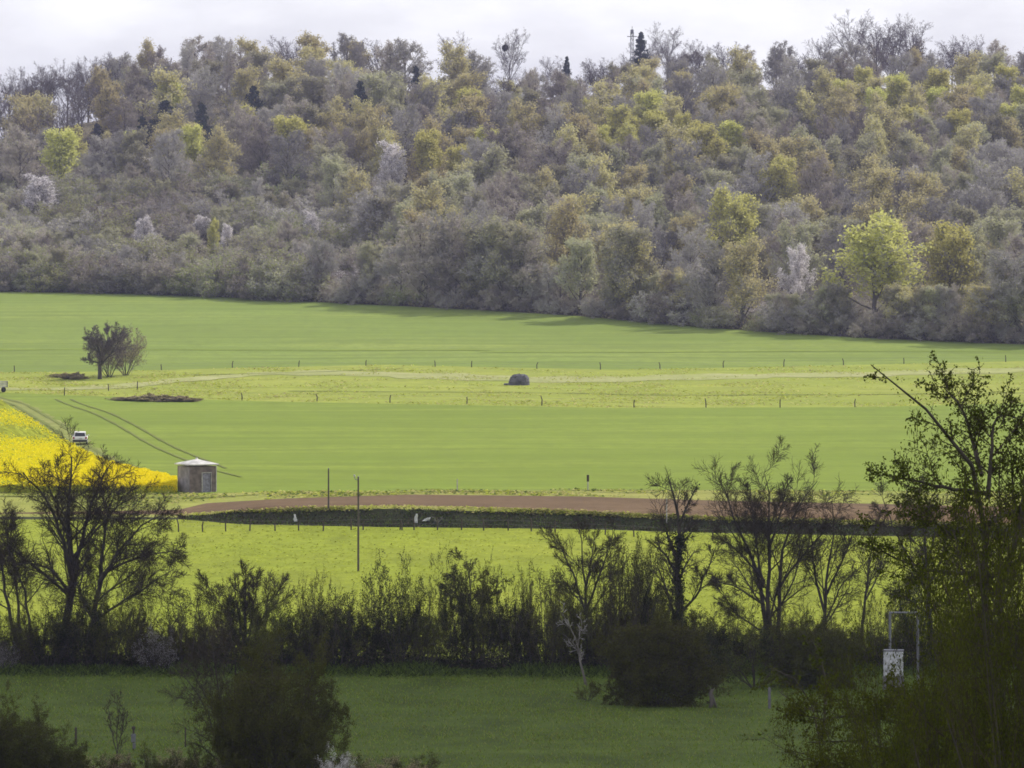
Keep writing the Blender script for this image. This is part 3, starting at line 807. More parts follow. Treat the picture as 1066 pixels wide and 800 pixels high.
def mast():
    Y = 1225.; p = at(658, Y); top = EYE - (27.5 - HOR) / F * Y - p[2]
    o = empty('radio_mast', p); tag(o, 'slim mast with cross arms rising above the skyline trees', 'mast')
    m = MB()
    for a in range(3):
        c, s = math.cos(a * 2.094 + .5), math.sin(a * 2.094 + .5)
        m.tube([(c * .55, s * .55, 0), (c * .42, s * .42, top - 1.5)], .09, 6)
    for k in range(14):
        z0 = k * (top - 1.5) / 14; z1 = z0 + (top - 1.5) / 14
        for a in range(3):
            b = (a + 1) % 3
            ca, sa = math.cos(a * 2.094 + .5) * .5, math.sin(a * 2.094 + .5) * .5
            cb, sb = math.cos(b * 2.094 + .5) * .5, math.sin(b * 2.094 + .5) * .5
            m.tube([(ca, sa, z0), (cb, sb, z1)], .04, 4)
    m.build('lattice', M['metal'], o)
    m = MB(); m.tube([(-1.25, 0, top - 2.6), (1.25, 0, top - 2.6)], .11, 6); m.tube([(0, -1, top - 2.6), (0, 1, top - 2.6)], .09, 6); m.build('cross_arm', M['metal'], o)
    m = MB(); m.tube([(0, 0, top - 1.9), (0, 0, top - 1.5), (0, 0, top - .9), (0, 0, top - .8)], [.3, .42, .42, .12], 8); m.tube([(0, 0, top - .8), (0, 0, top)], .07, 6); m.build('aerial_head', M['metal'], o)
mast()

# ------------------------------------------------------------------ nearer trees
def detailed(name, label, cat, base, stems, levels, leaves=None, leafmat_=None, group=None, sides=(8, 6, 5), seed=1, wood='twig', bark='bark', keep=1, trunk_name='trunk'):
    """stems: list of (points, r0, r1) in world coordinates; levels: list of sprout settings"""
    rg = np.random.default_rng(seed)
    base = np.asarray(base, float)
    K = 11
    P0 = np.array([resample(np.array(s[0]) - base, K) for s in stems])
    P0[:, 2:-1] += rg.normal(0, .04, P0[:, 2:-1].shape) * np.array([1, 2, 1]) * np.linalg.norm(P0[:, -1] - P0[:, 0], axis=1)[:, None, None] * .12
    R0 = np.array([np.linspace(s[1], s[2], K) for s in stems])
    o = empty(name, base); tag(o, label, cat, group)
    tk = CR(); tk.add(tubes(P0, R0, sides[0]))
    cr = CR(); P, Rr = P0, R0; allP = [P0]
    for k, lv in enumerate(levels):
        P, Rr = sprout(P, Rr, rg, **lv)
        allP.append(P)
        if k < keep: tk.add(tubes(P, Rr, sides[1]))
        elif k < len(levels) - 1 or len(P) < 3000: cr.add(tubes(P, Rr, 3))
        else: cr.add(ribbons(P, Rr, rg))
    if leaves:
        for (lv, m, t0, jit, size, asp) in leaves:
            PP = allP[lv] if lv >= 0 else allP[0][:1, :8]
            cr.add(leaf_quads(tips(PP, rg, m, t0, jit), size, rg, asp), 1)
    link(trunk_name, tk.mesh(trunk_name, [M[bark]], rg), o)
    me = cr.mesh('crown', [M[wood], M[leafmat_ or 'young']], rg)
    link('crown', me, o)
    return o, (tk, cr)

def line(pts, Y, dy=0., jit=.0, sd=0):
    r_ = random.Random(sd)
    n = len(pts); out = []
    for i, (px, py) in enumerate(pts):
        q = up_at(px, py, Y); q = q + np.array([0, dy * i / max(1, n - 1) + (r_.uniform(-jit, jit) if i else 0), 0]); out.append(q)
    return out

YH = 318.
BR = [dict(n=11, t0=.2, t1=1., ang=44, angv=11, L=.42, shape=.55, curl=.09, up=.03, K=6, rr=.5, lmin=.15),
      dict(n=9, t0=.15, t1=1., ang=40, angv=12, L=.5, shape=.4, curl=.10, up=.03, K=5, rr=.55, rmin=.016, lmin=.2),
      dict(n=8, t0=.1, t1=1., ang=38, angv=12, L=.6, shape=.35, curl=.09, up=.03, K=4, rr=.6, rmin=.013, lmin=.15),
      dict(n=5, t0=.1, t1=1., ang=36, angv=12, L=.75, shape=.25, curl=.07, up=.03, K=3, rr=.65, rmin=.010, lmin=.12)]
def br(**kw):
    out = [dict(b) for b in BR]
    for k, v in kw.items():
        if k.startswith('l'):
            out[int(k[1])].update(v)
    return out

# big bare oak at the left end of the hedgerow
b0 = up_at(68, 700, YH); b0[2] = float(H(b0[0], b0[1])) - .1
ST = [([tuple(b0)] + line([(70, 642), (75, 599), (74, 581), (72, 537), (72, 494), (74, 476)], YH, .5), .33, .035),
      (line([(75, 603), (66, 559), (55, 529), (42, 507), (27, 490)], YH, -2.), .17, .03),
      (line([(75, 598), (83, 568), (90, 537), (104, 498), (115, 482)], YH, 2.), .16, .03),
      (line([(72, 618), (57, 594), (36, 585), (12, 588)], YH, -1.), .11, .02),
      (line([(72, 560), (58, 535), (60, 500), (54, 485)], YH, 2.), .09, .02),
      (line([(76, 580), (95, 560), (130, 520), (150, 512)], YH, -2.5), .10, .02)]
detailed('oak_tree', 'largest spreading bare oak rising from the hedgerow before the rapeseed', 'tree', b0, ST, br(l0=dict(L=.40, n=12), l1=dict(n=8), l2=dict(n=7)), None, None, None, seed=101)
b0 = up_at(96, 702, YH - 1.5); b0[2] = float(H(b0[0], b0[1])) - .1
ST = [([tuple(b0)] + line([(97, 645), (103, 608), (106, 570), (109, 537), (118, 515)], YH - 1.5, 1.), .24, .03),
      (line([(103, 606), (125, 572), (150, 545), (178, 532)], YH - 1.5, -1.5), .13, .02),
      (line([(104, 600), (130, 585), (160, 578), (187, 575)], YH - 1.5, 2.), .10, .02),
      (line([(99, 645), (120, 632), (150, 612), (184, 590)], YH - 1.5, -2.), .10, .02),
      (line([(98, 648), (82, 620), (86, 590), (90, 570)], YH - 1.5, 1.), .08, .02)]
detailed('ash_tree', 'bare tree with long limbs reaching right beside the largest oak', 'tree', b0, ST, br(l0=dict(L=.42, n=12)), None, None, None, seed=102)
for j, (pts, r0, lab) in enumerate([([(22, 700), (12, 650), (4, 610), (0, 580), (-4, 545)], .16, 'leaning bare tree at the extreme left of the hedgerow'),
                                   ([(24, 702), (20, 650), (17, 600), (8, 560), (2, 540)], .13, 'slim upright bare tree just right of the leaning one'),
                                   ([(36, 702), (32, 655), (24, 610), (10, 572), (-10, 548)], .12, 'slim forked bare tree between the leaning one and the largest oak')]):
    YY_ = YH + 1 - j; b0 = up_at(pts[0][0], 700, YY_); b0[2] = float(H(b0[0], b0[1])) - .1
    detailed('bare_tree', lab, 'tree', b0, [([tuple(b0)] + line(pts[1:], YY_, .5), r0, .02)], br(l0=dict(L=.33, n=11, t0=.35)), None, None, None, seed=110 + j)
# bare fan shaped tree near x 255
b0 = up_at(256, 700, YH); b0[2] = float(H(b0[0], b0[1])) - .1
ST = [(line([(256, 701), (256, 670), (255, 640), (256, 600)], YH), .12, .02), (line([(256, 690), (240, 650), (226, 625), (214, 610)], YH, 1.), .08, .02),
      (line([(256, 690), (270, 650), (284, 622), (296, 606)], YH, -1.), .08, .02), (line([(256, 680), (247, 640), (243, 610)], YH, 1.), .07, .02), (line([(256, 680), (264, 640), (268, 604)], YH, -1.), .07, .02)]
ST[0][0][0] = b0
detailed('bare_tree', 'fan shaped bare tree behind the olive brown foreground bush', 'tree', b0, ST, br(l0=dict(n=8, ang=30, L=.4), l1=dict(ang=30)), None, None, None, seed=121)
# budding tree near x 490
b0 = up_at(492, 700, YH + 1); b0[2] = float(H(b0[0], b0[1])) - .1
ST = [([tuple(b0)] + line([(493, 660), (490, 630), (488, 600), (486, 584)], YH + 1), .13, .02), (line([(492, 655), (478, 625), (462, 606)], YH + 1, 1.), .07, .02), (line([(492, 650), (508, 622), (522, 604)], YH + 1, -1.), .07, .02),
      (line([(492, 680), (512, 655), (524, 640)], YH + 1, .8), .06, .02)]
detailed('budding_tree', 'small tree with olive buds standing above the middle of the hedge', 'tree', b0, ST, br(l0=dict(n=8, L=.38), l3=dict(n=3)), [(3, 3, .4, .05, .11, .6)], 'young', None, seed=131)
# ascending bare tree near x 608
b0 = up_at(611, 703, YH - 2); b0[2] = float(H(b0[0], b0[1])) - .1
ST = [([tuple(b0)] + line([(611, 665), (610, 620), (606, 585), (604, 552)], YH - 2), .15, .02), (line([(610, 640), (598, 600), (584, 570), (574, 556)], YH - 2, 1.), .09, .02), (line([(611, 635), (624, 598), (634, 570), (638, 552)], YH - 2, -1.), .09, .02),
      (line([(610, 612), (617, 580), (619, 555)], YH - 2, 1.), .07, .02), (line([(609, 625), (594, 612), (578, 606)], YH - 2, 1.), .06, .02)]
detailed('bare_tree', 'open vase shaped bare tree left of the big round bush', 'tree', b0, ST, br(l0=dict(n=8, ang=34, L=.36), l1=dict(ang=34), l2=dict(n=7)), None, None, None, seed=141)
# gnarled ivy tree near x 706
b0 = up_at(707, 703, YH); b0[2] = float(H(b0[0], b0[1])) - .1
ST = [([tuple(b0)] + line([(707, 640), (706, 584), (707, 548), (704, 520), (696, 498)], YH), .3, .04), (line([(707, 548), (716, 525), (727, 505)], YH, .5), .10, .02),
      (line([(706, 600), (692, 576), (672, 562)], YH, 1.), .12, .02), (line([(707, 640), (725, 620), (740, 582), (745, 568)], YH, -1.), .10, .02), (line([(707, 575), (715, 560), (728, 548)], YH, 1.), .08, .02), (line([(706, 590), (696, 560), (690, 545)], YH, -1.), .08, .02)]
detailed('ivy_clad_tree', 'gnarled tree with thick ivy covered trunk behind the round bush', 'tree', b0, ST, br(l0=dict(n=7, L=.34)), [(-1, 2600, .0, .2, .16, .8), (0, 60, .1, .1, .14, .8)], 'ivy', None, seed=151)
# large multi stemmed bare tree near x 796
b0 = up_at(797, 703, YH - 1); b0[2] = float(H(b0[0], b0[1])) - .1
ST = [([tuple(b0)] + line([(796, 650), (794, 616), (784, 584), (770, 552), (757, 520), (750, 500)], YH - 1, 1.), .2, .02), ([tuple(b0 + [.3, .2, 0])] + line([(799, 640), (800, 584), (802, 540), (796, 494)], YH - 1), .2, .02),
      ([tuple(b0 + [.8, -.2, 0])] + line([(811, 640), (812, 576), (828, 532), (850, 500)], YH - 1, -1.), .18, .02), (line([(796, 605), (772, 578), (745, 556)], YH - 1, 1.5), .09, .02),
      (line([(796, 630), (765, 610), (735, 600)], YH - 1, -1.5), .08, .02), (line([(801, 570), (815, 530), (822, 500)], YH - 1, 1.5), .09, .02), (line([(795, 612), (786, 560), (780, 505)], YH - 1, -1.), .09, .02), (line([(812, 610), (830, 585), (850, 560), (868, 545)], YH - 1, -1.), .08, .02),
      (line([(796, 660), (768, 640), (745, 610)], YH - 1, -1.), .07, .02)]
detailed('multi_stem_tree', 'large bare tree with several ascending stems, tallest right of the round bush', 'tree', b0, ST, br(l0=dict(n=9, ang=36, L=.38), l1=dict(ang=36)), None, None, None, seed=161)
b0 = up_at(857, 703, YH); b0[2] = float(H(b0[0], b0[1])) - .1
ST = [([tuple(b0)] + line([(858, 650), (861, 600), (868, 560), (866, 522)], YH), .15, .02), (line([(859, 640), (848, 600), (846, 560), (838, 530)], YH, 1.), .1, .02), (line([(860, 620), (880, 575), (890, 545)], YH, -1.), .09, .02), (line([(858, 650), (876, 610), (898, 590)], YH, 1.), .07, .02)]
detailed('bare_tree', 'slimmer bare tree right of the large ascending stems', 'tree', b0, ST, br(l0=dict(n=8, ang=36, L=.36), l2=dict(n=5)), None, None, None, seed=171)
b0 = up_at(896, 703, YH - 1); b0[2] = float(H(b0[0], b0[1])) - .1
ST = [([tuple(b0)] + line([(898, 650), (902, 610), (906, 576), (914, 548)], YH - 1), .13, .02), (line([(901, 625), (915, 600), (922, 575)], YH - 1, 1.), .06, .02)]
detailed('bare_tree', 'single slender trunk leaning right before the metal frame', 'tree', b0, ST, br(l0=dict(n=9, t0=.4, ang=36, L=.28), l2=dict(n=5)), None, None, None, seed=172)
b0 = up_at(968, 703, YH + 2); b0[2] = float(H(b0[0], b0[1])) - .1
ST = [([tuple(b0)] + line([(968, 650), (966, 600), (962, 560), (955, 510)], YH + 2), .2, .02), (line([(967, 620), (945, 580), (928, 545), (920, 520)], YH + 2, 1.), .11, .02), (line([(967, 610), (985, 570), (1000, 535)], YH + 2, -1.), .11, .02), (line([(966, 640), (940, 620), (915, 612)], YH + 2, 1.), .08, .02),
      (line([(966, 590), (975, 550), (978, 515)], YH + 2, 1.), .09, .02), (line([(966, 640), (1000, 600), (1030, 570)], YH + 2, 1.), .09, .02)]
detailed('bare_tree', 'wide bare tree behind the metal frame, partly hidden by hawthorn', 'tree', b0, ST, br(l0=dict(n=9, L=.36)), None, None, None, seed=173)
b0 = up_at(1040, 703, YH + 3); b0[2] = float(H(b0[0], b0[1])) - .1
ST = [([tuple(b0)] + line([(1040, 650), (1042, 600), (1040, 540)], YH + 3), .2, .02), (line([(1041, 640), (1060, 590), (1080, 540)], YH + 3, 1.), .11, .02), (line([(1041, 640), (1020, 590), (1008, 550)], YH + 3, 1.), .11, .02)]
detailed('bare_tree', 'bare tree at the right end of the hedgerow behind the hawthorn', 'tree', b0, ST, br(l0=dict(n=9, L=.36), l2=dict(n=5)), None, None, None, seed=174)
# pale leaning sapling before the hedge
b0 = gp(610, 714)
ST = [([tuple(b0)] + line([(605, 690), (599, 665), (590, 645), (583, 636)], b0[1]), .085, .012), (line([(601, 674), (606, 650), (603, 636)], b0[1], .3), .04, .012), (line([(604, 684), (596, 668), (586, 660)], b0[1], -.3), .03, .01)]
detailed('sapling', 'pale stemmed leaning sapling before the hedge', 'sapling', b0, ST, br(l0=dict(n=6, L=.3, lmin=.2), l1=dict(n=5, lmin=.12), l2=dict(n=4, lmin=.08))[:3], None, None, None, seed=181, bark='bark_pale', wood='twig_far')

# hedgerow shrubs
def bush_meshes(seed, h, w, leafm, n_leaf, leaf_sz, wood='twig', stems=11, spread=.95, rmin=.010, dens=1., skirt=0, top=.42):
    rg = np.random.default_rng(seed)
    P0, R0 = fan_stems(stems, h, .05, spread, rg, base_r=.35 * w)
    P1, R1 = sprout(P0, R0, rg, 8, .2, 1., 42, 14, .42, .35, .13, .04, 5, .5, rmin=rmin)
    P2, R2 = sprout(P1, R1, rg, 7, .15, 1., 42, 14, .48, .35, .14, .03, 4, .6, rmin=rmin)
    P3, R3 = sprout(P2, R2, rg, int(6 * dens), .1, 1., 42, 16, .55, .3, .12, .02, 3, .7, rmin=rmin * .8)
    tk = CR(); tk.add(tubes(P0, R0, 5))
    cr = CR(); cr.add(tubes(P1, R1, 3)); cr.add(ribbons(P2, R2, rg)); cr.add(ribbons(P3, R3, rg))
    if n_leaf: cr.add(leaf_quads(tips(P3, rg, n_leaf, .2, .06), leaf_sz, rg), 1)
    V = np.concatenate(cr.V)
    if skirt:
        e = np.percentile(np.hypot(V[:, 0], V[:, 1]), 90); a = rg.uniform(0, 6.28, skirt); q = rg.uniform(.35, 1., skirt) ** .6 * e * .95
        z = rg.uniform(0, top, skirt) * h
        q = q * np.minimum(.74 + .6 * z / h, 1.) * np.sqrt(np.clip(1 - (z / h) ** 2.4, .02, 1)) * (1 + .12 * np.sin(3 * a + 5 * z / h) + .08 * np.sin(7 * a)); C = np.stack([np.cos(a) * q, np.sin(a) * q, z], 1) + rg.normal(0, .05 * e, (skirt, 3)) * np.array([1, 1, .3])
        cr.add(leaf_quads(C, leaf_sz * 1.25, rg, .5), 1); cr.add(leaf_quads(C[::2] + rg.normal(0, .1, (len(C[::2]), 3)), leaf_sz * 2.4, rg, .12), 0)
    return tk.mesh('trunk', [M['bark']], rg), cr.mesh('crown', [M[wood], M[leafm]], rg), float(np.percentile(np.hypot(V[:, 0], V[:, 1]), 93)), float(np.percentile(V[:, 2], 97.5))
def put_bush(name, meshes, p, w, h, label, cat, group=None, rz=0.):
    tm, cm, w0, h0 = meshes
    o = empty(name, p, rz, (w / (2 * w0) * 1.15, w / (2 * w0) * 1.15, h / h0)); tag(o, label, cat, group)
    link('stems', tm, o); link('crown', cm, o)
    return o
HB = [bush_meshes(201, 4, 1, 'young', 2, .08, stems=10, spread=1.15), bush_meshes(202, 4, 1, 'ivy', 2, .09, stems=9), bush_meshes(203, 4.5, 1, 'young', 2, .08, spread=1.1, stems=10), bush_meshes(204, 4, 1, 'brownleaf', 1, .08, spread=1.05, stems=10), bush_meshes(205, 5, .8, 'ivy', 2, .09, spread=.8, stems=8)]
hs = random.Random(9)
HT = [(-110, 640), (-84, 632), (-56, 644), (-30, 640), (0, 648), (20, 640), (45, 628), (62, 632), (84, 620), (105, 640), (128, 622), (150, 632), (172, 640), (196, 632), (218, 640), (240, 645), (268, 642), (290, 640), (306, 620), (322, 614), (345, 622), (365, 632), (388, 634), (412, 612), (425, 622), (445, 616), (465, 604), (486, 628), (508, 612),
      (528, 622), (548, 626), (568, 612), (585, 628), (604, 632), (625, 612), (640, 585), (655, 575), (668, 590), (684, 612), (704, 630), (726, 640), (748, 646), (770, 654), (792, 650), (815, 654), (838, 650), (860, 648), (884, 652), (905, 645), (930, 622), (955, 620), (985, 625), (1015, 632), (1045, 640), (1080, 640), (1108, 632), (1136, 640), (1165, 628), (1194, 640), (1222, 636)]
for j, (px, py) in enumerate(HT):
    for rr_ in range(2):
        Y = 313.5 + hs.uniform(-.8, .8) + rr_ * 3.2
        q = px + (rr_ * 11) + hs.uniform(-4, 4)
        p = at(q, Y); top = EYE - (py - 6 + hs.uniform(-22, 14) + rr_ * hs.uniform(14, 36) - HOR) / F * Y
        h = max(1.8, top - p[2]); w = hs.uniform(1.9, 4.4) * (1.0 if h < 5 else .85)
        tall = py < 616
        v = hs.choice([0, 1, 2, 3]) if not tall else hs.choice([2, 3, 4])
        put_bush('hedge_shrub', HB[v], p, w, h, 'dark tangled shrub growing in the long hedgerow', 'shrub', 'shrubs of the hedgerow', hs.uniform(0, 6.28))
# low bramble skirt along the hedge foot
rg = np.random.default_rng(23)
px = rg.uniform(-60, 1126, 90000); Y = 312.4 + rg.gamma(1.8, .9, 90000) + .5 * np.sin(px * .045) + .4 * np.sin(px * .13); X = (px - 533) / F * Y
V, Q = leaf_quads(np.stack([X, Y, H(X, Y) + rg.gamma(1.4, .42, len(X)) * (1 + .5 * np.sin(X * .9) * np.sin(X * .37 + 1))], 1), .16, rg, .5)
tag(link('hedge_undergrowth', mesh_from('hedge_undergrowth', V, Q, [M['twig'], M['ivy']], rg.integers(0, 2, len(Q)), False, rg.uniform(0, 1, len(Q)))), 'dark bramble undergrowth along the foot of the hedgerow', 'undergrowth', None, 'stuff')
px = rg.uniform(-60, 1126, 26000); Y = 312.6 - rg.gamma(1.3, 1.1, 26000); X = (px - 533) / F * Y
hh = .5 * np.clip(1 - (312.6 - Y) / 6., .1, 1) * (.6 + .6 * np.sin(X * .7) * np.sin(X * .19 + 2) + .4)
V, Q = blades(np.stack([X, Y, H(X, Y)], 1), 1., .035, rg, .4)
Vz = V.reshape(-1, 4, 3); Vz[:, :, 2] = H(X, Y)[:, None] + (Vz[:, :, 2] - H(X, Y)[:, None]) * np.maximum(hh, .05)[:, None]
tag(link('hedge_foot_grass', mesh_from('hedge_foot_grass', Vz.reshape(-1, 3), Q, [M['tuft_pasture'], M['tuft_dark'], M['ivy']], rg.integers(0, 3, len(Q)), False, rg.uniform(0, 1, len(Q)))), 'long uneven grass and weeds along the foot of the hedgerow', 'grass', None, 'stuff')
# blossom bush in the hedge
blo = bush_meshes(211, 4, 1, 'blossom_dim', 1, .09, spread=.8)
p = at(163, 311.3); put_bush('blossom_bush', blo, p, 2.4, EYE - (656 - HOR) / F * 311.3 - p[2], 'small white blossoming bush in the hedgerow below the oak', 'bush', None, 1.)
p = at(4, 311.5); put_bush('blossom_bush', blo, p, 1.6, EYE - (672 - HOR) / F * 311.5 - p[2], 'whitish bush low in the hedgerow at the extreme left', 'bush', None, 2.)

# big round bush before the hedge
RB = bush_meshes(221, 5, 1.2, 'brownleaf', 5, .095, stems=24, spread=1.3, dens=1.4, skirt=18000, top=.8)
p = gp(684, 734); put_bush('round_bush', RB, p, 6.0, EYE - (650 - HOR) / F * p[1] - p[2], 'large round dense olive brown bush standing out before the hedge', 'bush', None, .4)
p = gp(735, 722); put_bush('round_bush', HB[1], p, 4.2, EYE - (668 - HOR) / F * p[1] - p[2], 'lower dark bush tucked beside the large round one', 'bush', None, 1.4)
p = gp(786, 716); put_bush('round_bush', HB[0], p, 4.6, EYE - (660 - HOR) / F * p[1] - p[2], 'dark leafy bush at the foot of the multi stemmed tree', 'bush', None, 2.4)
p = gp(850, 716); put_bush('round_bush', RB, p, 5., EYE - (655 - HOR) / F * p[1] - p[2], 'dark leafy bush just left of the white panel', 'bush', None, 3.1)
p = gp(612, 730); put_bush('grass_tussock', HB[2], p, 1.5, 1.1, 'low rusty tussock at the foot of the leaning sapling', 'tussock', None, .4)
# small gnarled stump with forked legs
p = gp(740, 737); m = MB()
m.tube([p - p + (0, 0, 0), (.05, 0, .35), (-.02, 0, .8), (.05, 0, 1.1)], [.13, .1, .12, .06], 7); m.tube([(.3, .05, 0), (.2, 0, .4), (.08, 0, .8)], [.08, .07, .06], 6); m.tube([(0, 0, .8), (.22, .05, 1.15)], [.06, .03], 6)
o = m.build('tree_stump', M['bark_far'], None, True, loc=p); tag(o, 'small forked dead stump at the right foot of the round bush', 'stump')
p = gp(801, 738); m = MB(); m.box((0, 0, .6), (.13, .13, 1.2), .3, .02); m.tube([(0, 0, 1.2), (0, 0, 1.26)], [.09, .02], 6)
tag(m.build('fence_post', M['plinth'], None, loc=p), 'lone pale grey post in the pasture right of the dead stump', 'post')

# foreground bushes at the bottom of the photo
FB = bush_meshes(231, 6, 1.2, 'brownleaf', 8, .085, stems=26, spread=1.3, dens=1.4, rmin=.008, skirt=22000, top=.82)
p = at(284, 226.); put_bush('foreground_bush', FB, p, 6.0, EYE - (684 - HOR) / F * 226 - p[2], 'tall olive brown bush standing nearest in the pasture, leafy and rounded', 'bush', None, 1.)
p = at(18, 222.); put_bush('foreground_bush', FB, p, 4.6, EYE - (742 - HOR) / F * 222 - p[2], 'lower dark bush cut by the bottom left corner of the photo', 'bush', None, 2.2)
p = at(-30, 222.); put_bush('foreground_bush', RB, p, 4.6, EYE - (750 - HOR) / F * 222 - p[2], 'dark bush at the very edge beside the bottom left corner bush', 'bush', None, 2.9)
p = at(352, 221.); put_bush('blossom_bush', bush_meshes(241, 3, .8, 'blossom_near', 3, .06, spread=.9, rmin=.006), p, 1.5, EYE - (786 - HOR) / F * 221 - p[2], 'white blossoming shrub at the foot of the tall olive brown bush', 'bush', None, .6)
b0 = at(236, 229.); Yb = 229.
ST = [([tuple(b0)] + line([(235, 770), (228, 720), (222, 680), (216, 655)], Yb), .09, .012), (line([(236, 800), (218, 750), (200, 715), (184, 700)], Yb, .6), .06, .012), (line([(236, 790), (244, 730), (246, 690), (240, 655)], Yb, -.6), .07, .012), (line([(236, 800), (210, 775), (196, 770)], Yb, -.8), .05, .01), (line([(234, 760), (212, 720), (196, 690)], Yb, -.5), .05, .01)]
detailed('bare_shrub', 'brown bare twiggy shrub leaning out from the tall olive brown bush', 'shrub', b0, ST, br(l0=dict(n=10, L=.4, lmin=.3), l1=dict(n=7, rmin=.009, lmin=.2), l2=dict(n=6, rmin=.008, lmin=.12), l3=dict(n=4, rmin=.007, lmin=.1)), None, None, None, seed=251)
b0 = at(122, 228.); Yb = 228.
ST = [([tuple(b0)] + line([(122, 790), (121, 765), (124, 740), (122, 722)], Yb), .035, .008), (line([(122, 785), (115, 760), (112, 735)], Yb, .3), .025, .008), (line([(122, 780), (129, 755), (130, 735)], Yb, -.3), .022, .008)]
detailed('sapling', 'thin brown bare sapling between two fence posts near the bottom', 'sapling', b0, ST, br(l0=dict(n=6, ang=25, L=.35, lmin=.1), l1=dict(n=5, lmin=.06), l2=dict(n=4, lmin=.04))[:3], None, None, None, seed=261)
BS = [bush_meshes(271, 2, 1, 'bramble', 2, .07, spread=1.2, rmin=.006), bush_meshes(272, 2, 1, 'brownleaf', 2, .07, spread=1.2, rmin=.006)]
for j, px in enumerate(range(50, 460, 22)):
    Y = 227. + hs.uniform(-2, 2); p = at(px + hs.uniform(-6, 6), Y)
    rowp = 786 if px < 240 else 792
    put_bush('bramble_bush', BS[j % 2], p, hs.uniform(1.6, 2.6), max(.7, EYE - (rowp + hs.uniform(-5, 8) - HOR) / F * Y - p[2]), 'low dark bramble in the thicket along the bottom of the pasture', 'bush', 'brambles along the bottom of the pasture', hs.uniform(0, 6))

# posts near the bottom left
def small_post(px, py, top, mat, label, cap=None, w=.1):
    p = gp(px, py); h = EYE - (top - HOR) / F * p[1] - p[2]
    o = empty('fence_post', p); tag(o, label, 'post')
    m = MB(); m.box((0, 0, h / 2), (w, w, h), .3, .012); m.build('shaft', M[mat], o)
    m = MB(); m.tube([(0, 0, h), (0, 0, h + .05)], [w * .7, w * .2], 6); m.build('cap', M[cap or mat], o)
small_post(79, 776, 758, 'post', 'dark fence post standing near the bottom left bush')
small_post(193, 778, 758, 'post', 'thin dark fence post beside the bare twiggy shrub', w=.06)
p = gp(139, 782); h = EYE - (760 - HOR) / F * p[1] - p[2]
o = empty('marker_post', p); tag(o, 'post with pale sign plate right of the thin bottom sapling', 'post')
m = MB(); m.box((0, 0, h / 2), (.09, .09, h), 0, .01); m.build('shaft', M['post'], o)
m = MB(); m.box((0, -.07, h * .62), (.24, .04, h * .4), .1, .01); m.box((.04, -.07, h * .25), (.16, .04, h * .26), .1, .01); m.build('plate', M['metal'], o)
m = MB(); m.tube([(0, 0, h), (0, 0, h + .07), (0, 0, h + .16), (0, 0, h + .2)], [.06, .11, .1, .02], 8); m.build('cap', M['post'], o)
p = at(68, 229.); h = EYE - (785 - HOR) / F * 229 - p[2]
o = empty('marker_post', p); tag(o, 'short post with rounded faded yellow cap in the bottom brambles', 'post')
m = MB(); m.tube([(0, 0, 0), (0, 0, h - .1)], .08, 8); m.build('shaft', M['post'], o)
m = MB(); m.tube([(0, 0, h - .13), (0, 0, h - .1), (0, 0, h), (0, 0, h + .06)], [.1, .16, .14, .03], 10); m.build('cap', M['yellowcap'], o)

# near hawthorn on the right
YN = 60.
HB_ = [dict(n=13, t0=.04, t1=1., ang=48, angv=16, L=.34, absL=2.3, shape=.6, curl=.12, up=.03, K=6, rr=.5, rmin=.006, lmin=.06),
       dict(n=9, t0=.1, t1=1., ang=46, angv=16, L=.5, shape=.45, curl=.14, up=.02, K=5, rr=.6, rmin=.0045, lmin=.06),
       dict(n=6, t0=.1, t1=1., ang=46, angv=16, L=.55, shape=.3, curl=.14, up=.02, K=4, rr=.65, rmin=.0035, lmin=.05)]
b0 = at(1050, YN)
ST = [([tuple(b0)] + line([(1048, 800), (1042, 700), (1036, 620), (1030, 555), (1028, 512), (1020, 492), (996, 456), (972, 430), (948, 412), (916, 397), (901, 378)], YN, -.8, .1, 1), .11, .006),
      (line([(1022, 495), (1018, 478), (1014, 452), (1005, 424), (992, 412), (986, 404)], YN, .6, .1, 2), .032, .005),
      (line([(1026, 514), (980, 507), (944, 498), (914, 490)], YN, -.5, .1, 3), .03, .005),
      (line([(1028, 520), (1034, 470), (1036, 436), (1052, 432), (1070, 440)], YN, .8, .1, 4), .03, .006),
      (line([(1034, 600), (1000, 596), (960, 592), (928, 577), (896, 563)], YN, -1., .1, 5), .035, .005),
      (line([(1030, 545), (1050, 535), (1080, 530), (1110, 515)], YN, .6, .1, 6), .04, .008),
      (line([(1036, 620), (1060, 570), (1075, 500), (1090, 420), (1100, 370)], YN, .9, .1, 7), .05, .008),
      (line([(1036, 640), (1062, 560), (1062, 500), (1052, 460)], YN, .9, .1, 8), .04, .006),
      (line([(1042, 700), (1075, 640), (1110, 600)], YN, -.6, .1, 10), .05, .008),
      (line([(1036, 610), (1010, 570), (975, 545), (945, 540)], YN, .5, .1, 11), .03, .005)]
detailed('hawthorn_tree', 'nearest tree, a hawthorn with small new leaves and long arching shoots', 'tree', b0, ST, HB_, [(3, 2, .2, .012, .036, .7), (2, 3, .2, .012, .04, .7), (1, 5, .3, .015, .036, .7), (0, 150, .4, .05, .036, .7)], 'haw', None, seed=301, keep=0)
YN = 68.
b0 = at(1030, YN)
